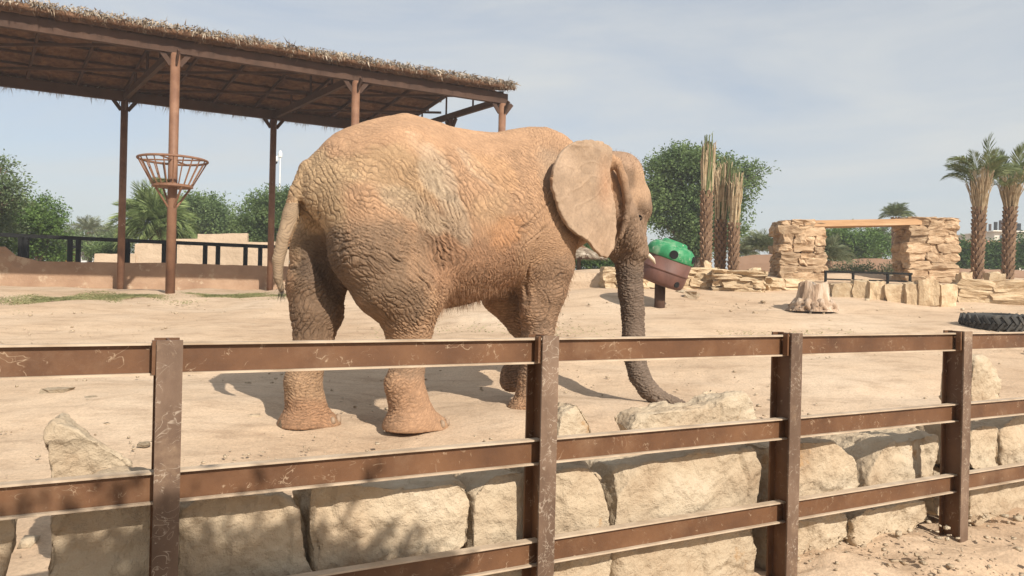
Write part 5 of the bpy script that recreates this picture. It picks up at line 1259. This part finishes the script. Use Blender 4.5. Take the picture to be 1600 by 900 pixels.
    istail = (a < -1.0) & (z < 2.0) & (np.abs(w) < .12) & (a < -.99-.12*np.clip((2.0-z)*3, 0, 1))
    wts = np.stack([np.exp(-1.4*(((a-r[0])/r[2])**2+((z-r[1])/r[3])**2)) for r in RG], 1)+1e-6
    wts = wts**3.2; wts /= wts.sum(1)[:, None]
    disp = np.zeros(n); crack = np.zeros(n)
    for i, (ca, cz, ra, rz, an, su, sv, dep, cw) in enumerate(RG):
        k_ = .68 if sv > .04 else .86
        su *= k_; sv *= k_; dep *= 1.55; cw *= 1.05
        m = wts[:, i] > .03
        if not m.any(): continue
        t = math.radians(an); q = Lw[m]
        u = q[:, 0]*math.cos(t)+q[:, 2]*math.sin(t); v = -q[:, 0]*math.sin(t)+q[:, 2]*math.cos(t)
        nn = np.abs(no[m, 0])
        F1, F2 = vor(np.stack([u/su, v/sv, q[:, 1]/(sv*2.0)], 1), i*5)
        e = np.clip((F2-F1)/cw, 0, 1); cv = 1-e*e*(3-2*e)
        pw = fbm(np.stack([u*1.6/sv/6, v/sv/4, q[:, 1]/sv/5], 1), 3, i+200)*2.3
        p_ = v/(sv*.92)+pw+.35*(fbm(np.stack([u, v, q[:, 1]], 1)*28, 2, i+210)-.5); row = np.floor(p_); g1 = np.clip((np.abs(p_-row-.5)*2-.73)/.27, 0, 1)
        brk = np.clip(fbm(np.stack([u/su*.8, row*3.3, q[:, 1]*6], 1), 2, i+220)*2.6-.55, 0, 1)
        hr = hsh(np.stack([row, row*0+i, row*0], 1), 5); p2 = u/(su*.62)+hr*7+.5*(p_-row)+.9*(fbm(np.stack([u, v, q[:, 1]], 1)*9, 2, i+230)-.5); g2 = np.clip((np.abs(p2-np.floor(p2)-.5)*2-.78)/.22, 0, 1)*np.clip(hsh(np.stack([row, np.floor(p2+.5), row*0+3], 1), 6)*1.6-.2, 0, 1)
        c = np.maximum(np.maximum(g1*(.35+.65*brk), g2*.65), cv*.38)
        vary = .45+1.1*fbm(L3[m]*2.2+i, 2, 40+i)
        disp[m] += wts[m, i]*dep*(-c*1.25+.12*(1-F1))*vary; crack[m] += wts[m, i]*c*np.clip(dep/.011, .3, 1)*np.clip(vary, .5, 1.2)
        F1, F2 = vor(np.stack([u/(sv*.8), v/(sv*.42), q[:, 1]/(sv*.6)], 1), i*5+77)     # finer lines
        e = np.clip((F2-F1)/.3, 0, 1); disp[m] += wts[m, i]*dep*.16*(e-1)
    # long hanging folds on the flank, neck and behind the thigh
    def fold(p0, p1, p2, width, depth, side=1):
        nonlocal disp, crack
        t = np.linspace(0, 1, 14)[:, None]; p0, p1, p2 = map(np.array, (p0, p1, p2)); C = (1-t)**2*p0+2*t*(1-t)*p1+t*t*p2
        m = (w*side > .05); d = np.full(m.sum(), 9.); A2 = np.stack([Lw[m, 0], Lw[m, 2]], 1)
        for i in range(13):
            s, e = C[i], C[i+1]; dd = e-s; tt = np.clip(((A2-s)@dd)/(dd@dd), 0, 1); d = np.minimum(d, np.hypot(*(A2-s-tt[:, None]*dd).T))
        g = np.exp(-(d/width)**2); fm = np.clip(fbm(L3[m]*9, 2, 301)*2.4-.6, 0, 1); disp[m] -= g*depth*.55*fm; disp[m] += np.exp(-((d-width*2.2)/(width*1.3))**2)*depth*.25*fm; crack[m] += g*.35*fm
    for s in (1, -1):
        for k in range(5):
            o = k*.075; fold((-.18+o, 2.40-o*.3), (-.02+o, 2.05), (.10+o*.5, 1.45+o*.3), .011, .016*(1-.1*k), s)
        for k in range(4):
            o = k*.08; fold((-.80+o*.3, 1.72-o), (-.45, 1.80-o*1.15), (-.02, 1.52-o*1.3), .011, .018, s)
        fold((1.05, 1.75), (1.02, 1.45), (1.08, 1.15), .016, .03, s); fold((1.22, 1.30), (1.36, 1.12), (1.22, .98), .009, .016, s)
        fold((.75, 1.75), (.9, 2.0), (1.2, 2.15), .012, .012, s); fold((.85, 1.60), (1.0, 1.85), (1.3, 2.0), .012, .012, s)
        fold((2.42, 2.17), (2.50, 2.24), (2.60, 2.18), .008, .012, s); fold((2.42, 2.10), (2.50, 2.04), (2.60, 2.09), .008, .012, s); fold((2.40, 2.14), (2.5, 2.0), (2.6, 2.02), .007, .009, s)
    disp += .010*(fbm(L3*5, 3, 90)-.5)*np.clip((z-.3)*2, 0, 1)
    q = L3[isear]; an_ = np.arctan2(q[:, 2]-2.55, 2.1-q[:, 0]); rr_ = np.hypot(q[:, 2]-2.55, 2.1-q[:, 0])
    rid = lambda x, w_: np.clip(1-np.abs(x-np.floor(x)-.5)/w_, 0, 1)
    vein = rid(an_*3.2+1.4*fbm(q*3.1, 3, 61), .10)*np.clip(rr_*2, 0, 1); wr_ = rid(rr_*13+2.6*fbm(q*4, 3, 63), .28)*np.clip(fbm(q*5, 2, 64)*3-1.2, 0, 1)
    disp[isear] = .010*(fbm(q*7, 4, 60)-.5)+.004*vein-.0035*wr_-.003*np.clip((fbm(q*22, 3, 66)-.55)*6, 0, 1); crack[isear] *= .08
    if istail.any():
        tp = z[istail]*34+3*wrp[istail, 0]*6; tg = np.clip((np.abs(tp-np.floor(tp)-.5)*2-.5)/.5, 0, 1); disp[istail] = -.004*tg*np.clip(fbm(L3[istail]*12, 2, 55)*2.2-.5, 0, 1); crack[istail] = tg*.5
    sole = np.clip((z-.02)/.10, 0, 1); disp *= sole
    co += no*disp[:, None]; me.vertices.foreach_set('co', co.astype(f32).ravel())
    # --- dust, mud and bare hide colours, with crevice shade painted into the cracks
    def C(r, g, b): return np.array([r, g, b])
    orange, beige, hide, pale, dark = C(.465, .295, .175), C(.47, .345, .205), C(.275, .185, .118), C(.52, .43, .31), C(.135, .098, .072)
    col = np.tile(orange, (n, 1)).astype(float)
    n1 = fbm(L3*1.6+3, 4, 70); n2 = fbm(L3*4.5, 4, 71); n3 = fbm(L3*14, 3, 72)
    def patch(ca, cz, ra, rz, rot, c, amt, nz=.55):
        t = math.radians(rot); u = (a-ca)*math.cos(t)+(z-cz)*math.sin(t); v = -(a-ca)*math.sin(t)+(z-cz)*math.cos(t)
        g = 1-np.sqrt((u/ra)**2+(v/rz)**2)+nz*(n1+n2-1)*1.6; g = np.clip(g*2.2, 0, 1); g = g*g*(3-2*g)*amt
        col[:] = col*(1-g[:, None])+np.array(c)*g[:, None]
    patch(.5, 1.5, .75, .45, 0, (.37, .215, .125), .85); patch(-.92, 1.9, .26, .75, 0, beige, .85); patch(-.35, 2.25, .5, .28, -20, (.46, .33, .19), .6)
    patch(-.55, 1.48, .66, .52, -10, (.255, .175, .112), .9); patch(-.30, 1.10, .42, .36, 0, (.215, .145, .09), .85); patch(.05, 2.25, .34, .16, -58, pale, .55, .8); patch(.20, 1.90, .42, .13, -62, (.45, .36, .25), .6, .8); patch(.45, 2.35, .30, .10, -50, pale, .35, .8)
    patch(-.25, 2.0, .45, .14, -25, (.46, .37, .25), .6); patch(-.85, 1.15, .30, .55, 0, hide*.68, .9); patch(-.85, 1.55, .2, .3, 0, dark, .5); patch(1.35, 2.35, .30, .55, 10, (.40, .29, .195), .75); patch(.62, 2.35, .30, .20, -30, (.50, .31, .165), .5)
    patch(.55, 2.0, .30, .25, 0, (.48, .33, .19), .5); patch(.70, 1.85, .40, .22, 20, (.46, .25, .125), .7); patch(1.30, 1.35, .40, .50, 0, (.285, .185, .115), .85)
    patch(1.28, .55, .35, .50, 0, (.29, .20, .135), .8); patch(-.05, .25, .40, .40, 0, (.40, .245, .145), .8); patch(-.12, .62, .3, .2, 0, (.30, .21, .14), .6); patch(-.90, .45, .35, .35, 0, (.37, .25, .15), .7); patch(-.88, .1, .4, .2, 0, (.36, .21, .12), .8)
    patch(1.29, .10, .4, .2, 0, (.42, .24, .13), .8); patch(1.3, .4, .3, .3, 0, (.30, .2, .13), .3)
    head = np.clip((a-2.12)/.15, 0, 1)*(~isear); hc = np.array([.27, .185, .122]); col[:] = col*(1-head[:, None])+hc*head[:, None]
    patch(2.62, 2.45, .24, .28, 0, (.50, .34, .215), .85); patch(2.35, 2.72, .3, .16, 0, (.44, .30, .20), .6)
    tr = np.clip((1.74-z+.25*(n2-.5))/.22, 0, 1)*(a > 2.2); col[:] = col*(1-tr[:, None])+np.array([.185, .138, .102])*tr[:, None]
    tr2 = np.clip((.9-z)/.5, 0, 1)*(a > 2.2)*(a < 3.3); col[:] = col*(1-tr2[:, None]*.75)+np.array([.215, .168, .128])*tr2[:, None]*.75
    ec = np.array([.47, .345, .235])*(1+.30*(n2-.5))[:, None]; po = np.clip(1-np.hypot((a-1.86)/.22, (z-2.35)/.35), 0, 1)[:, None]; ec = ec*(1-po*.8)+np.array([.54, .32, .19])*po*.8
    lowr = np.clip((2.1-z)*1.6, 0, 1)[:, None]*np.clip((n1-.35)*3, 0, 1)[:, None]; ec = ec*(1-lowr*.45)+np.array([.42, .26, .155])*lowr*.45
    ero = np.clip((1.45-a)*2+(n2-.5)*2, 0, 1)[:, None]*.35; ec = ec*(1-ero)+np.array([.34, .26, .19])*ero
    col[isear] = ec[isear]*.86
    if istail.any(): col[istail] = np.array([.37, .28, .185])*np.clip(.55+(z[istail]-1.1), .55, 1)[:, None]
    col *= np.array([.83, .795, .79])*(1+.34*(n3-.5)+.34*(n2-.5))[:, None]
    ck = np.clip(crack, 0, 1)[:, None]; col = col*(1-ck*.85)+np.array([.07, .046, .033])*ck*.45  # cracks darkened in colour: painted crevice shade along with dust-free bare skin
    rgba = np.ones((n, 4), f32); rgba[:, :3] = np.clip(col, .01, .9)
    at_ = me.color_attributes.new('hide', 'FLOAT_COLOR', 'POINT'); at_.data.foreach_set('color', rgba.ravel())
    me.polygons.foreach_set('use_smooth', [True]*len(me.polygons)); me.update()
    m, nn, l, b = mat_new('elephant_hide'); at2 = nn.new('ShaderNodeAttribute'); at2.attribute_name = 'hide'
    tc = nn.new('ShaderNodeTexCoord')
    t1 = nn.new('ShaderNodeTexNoise'); t1.inputs['Scale'].default_value = 45; t1.inputs['Detail'].default_value = 6; t1.inputs['Roughness'].default_value = .7; l.new(tc.outputs['Object'], t1.inputs['Vector'])
    r = ramp(nn, [(.3, (.72, .72, .72, 1)), (.5, (1, 1, 1, 1)), (.72, (1.2, 1.18, 1.15, 1))]); l.new(t1.outputs['Fac'], r.inputs[0])
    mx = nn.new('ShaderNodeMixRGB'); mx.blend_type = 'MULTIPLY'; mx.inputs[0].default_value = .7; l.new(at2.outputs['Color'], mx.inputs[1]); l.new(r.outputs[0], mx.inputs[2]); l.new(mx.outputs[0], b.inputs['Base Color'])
    b.inputs['Roughness'].default_value = .88; b.inputs['Specular IOR Level'].default_value = .2
    bp = nn.new('ShaderNodeBump'); bp.inputs['Strength'].default_value = .5; bp.inputs['Distance'].default_value = .006; l.new(t1.outputs['Fac'], bp.inputs['Height']); l.new(bp.outputs[0], b.inputs['Normal'])
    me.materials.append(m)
    root = empty('elephant', E0, 'dusty orange brown elephant standing side on with its trunk on the sand', 'elephant', rz=TH)
    body = bpy.data.objects.new('body', me); COL.objects.link(body); body.parent = root
    # --- eye, tusk, nails, hair placed on the finished hide
    from mathutils.bvhtree import BVHTree
    bm = bmesh.new(); bm.from_mesh(me); bvh = BVHTree.FromBMesh(bm); bm.free()
    for s in (-1, 1):
        h_, nr_, _, _ = bvh.ray_cast(Vector((2.535, s*1.2, 2.085)), Vector((0, -s, 0)))
        if h_:
            c = h_-nr_*.011
            mbt = MB(); mbt.tube([c-Vector((0, 0, .027)), c-Vector((0, 0, .018)), c, c+Vector((0, 0, .018)), c+Vector((0, 0, .027))], [.003, .013, .019, .013, .003], 12); mbt.build('eye', M['eye'], root, True)
            for dz in (.021, -.021):
                mbt = MB(); pts = [h_+Vector((x, 0, dz*(1-(x/.06)**2)))+nr_*.004 for x in (-.05, -.025, 0, .025, .05)]; mbt.tube(pts, [.006, .013, .015, .013, .006], 8); mbt.build('eyelid', m, root, True)
    for s in (-1, 1):
        mbt = MB(); mbt.tube([(2.66, s*.16, 1.74), (2.735, s*.18, 1.69), (2.79, s*.19, 1.645), (2.82, s*.19, 1.60)], [.026, .026, .021, .007], 12); mbt.build('tusk', M['ivory'], root, True)
    for (fa, fw, fz, yaw0, R) in ((.02, .34, .09, 0, .245), (-.84, -.15, .09, 0, .235), (1.30, .28, .15, 0, .20)):
        for q in (-60, -30, 0, 30, 60):
            t = math.radians(q+yaw0); d = Vector((math.cos(t), math.sin(t), 0)); o = Vector((fa+.08, -fw, fz-.035))+d*.5
            h_, nr_, _, _ = bvh.ray_cast(o, -d)
            if h_ and (h_-o).length < .48:
                mbt = MB(); tt = Vector((-d.y, d.x, 0)); 
                mbt.tube([h_-d*.012+Vector((0, 0, -.034)), h_+d*.004+Vector((0, 0, -.012)), h_-d*.0+Vector((0, 0, .018)), h_-d*.014+Vector((0, 0, .034))], [.016, .024, .021, .010], 10); mbt.build('toenail', M['nail'], root, True)
    r = np.random.default_rng(9); HV = []
    def hairs(num, ar, zr, Lr, side_only=True, out=.25, thick=.0016, dirn=(0, 0, -1)):
        k = 0; tries = 0
        while k < num and tries < num*6:
            tries += 1; aa = r.uniform(*ar); zz = r.uniform(*zr); h_, nr_, _, _ = bvh.ray_cast(Vector((aa, -1.5, zz)), Vector((0, 1, 0)))
            if not h_: continue
            k += 1; L = r.uniform(*Lr); g = Vector(dirn)*1.0+nr_*out+Vector(r.normal(0, .16, 3)); g.normalize(); s_ = Vector(r.normal(0, 1, 3)).cross(g).normalized()*thick
            mid = h_+g*L*.5+nr_*.006; tip = h_+g*L+Vector((0, 0, -L*.15)); HV.extend([h_-s_, h_+s_, mid+s_*.8, h_-s_, mid+s_*.8, mid-s_*.8, mid-s_*.8, mid+s_*.8, tip])
    hairs(900, (.05, 1.05), (1.08, 1.32), (.03, .09), thick=.0011); hairs(500, (.05, 1.0), (1.25, 1.6), (.02, .05), thick=.001)
    hairs(250, (1.40, 1.66), (.8, 1.5), (.02, .06), out=.6); hairs(300, (1.9, 2.75), (2.55, 2.85), (.015, .04), out=1.2, thick=.001, dirn=(0, 0, .6))
    b_lo = co[(a > .05) & (a < 1.0) & (z < 1.3) & (no[:, 2] < -.2)]
    for p in b_lo[r.integers(0, len(b_lo), 1500)]:
        L = r.uniform(.02, .11)*(1 if p[1] < .25 else .6); g = Vector((r.normal(0, .15), r.normal(0, .15), -1)).normalized(); p = Vector(p); s_ = Vector((r.normal(), r.normal(), 0)).normalized()*.0012
        HV.extend([p-s_, p+s_, p+g*L])
    arr = np.array([tuple(v) for v in HV]); o = mesh_obj('belly_hair', arr, np.arange(len(arr)).reshape(-1, 3), M['hair'], root); tag(o, kind='stuff')
    HV = []
    for k in range(90):
        p = Vector((-1.15+r.normal(0, .008), .0+r.normal(0, .012), 1.22+r.uniform(0, .12))); g = Vector((r.normal(0, .22), r.normal(0, .22), -1)).normalized(); L = r.uniform(.06, .15); s_ = Vector((r.normal(), r.normal(), 0)).normalized()*.002
        HV.extend([p-s_, p+s_, p+g*L])
    arr = np.array([tuple(v) for v in HV]); o = mesh_obj('tail_tuft', arr, np.arange(len(arr)).reshape(-1, 3), M['dark'], root); tag(o, kind='stuff')
make_elephant()
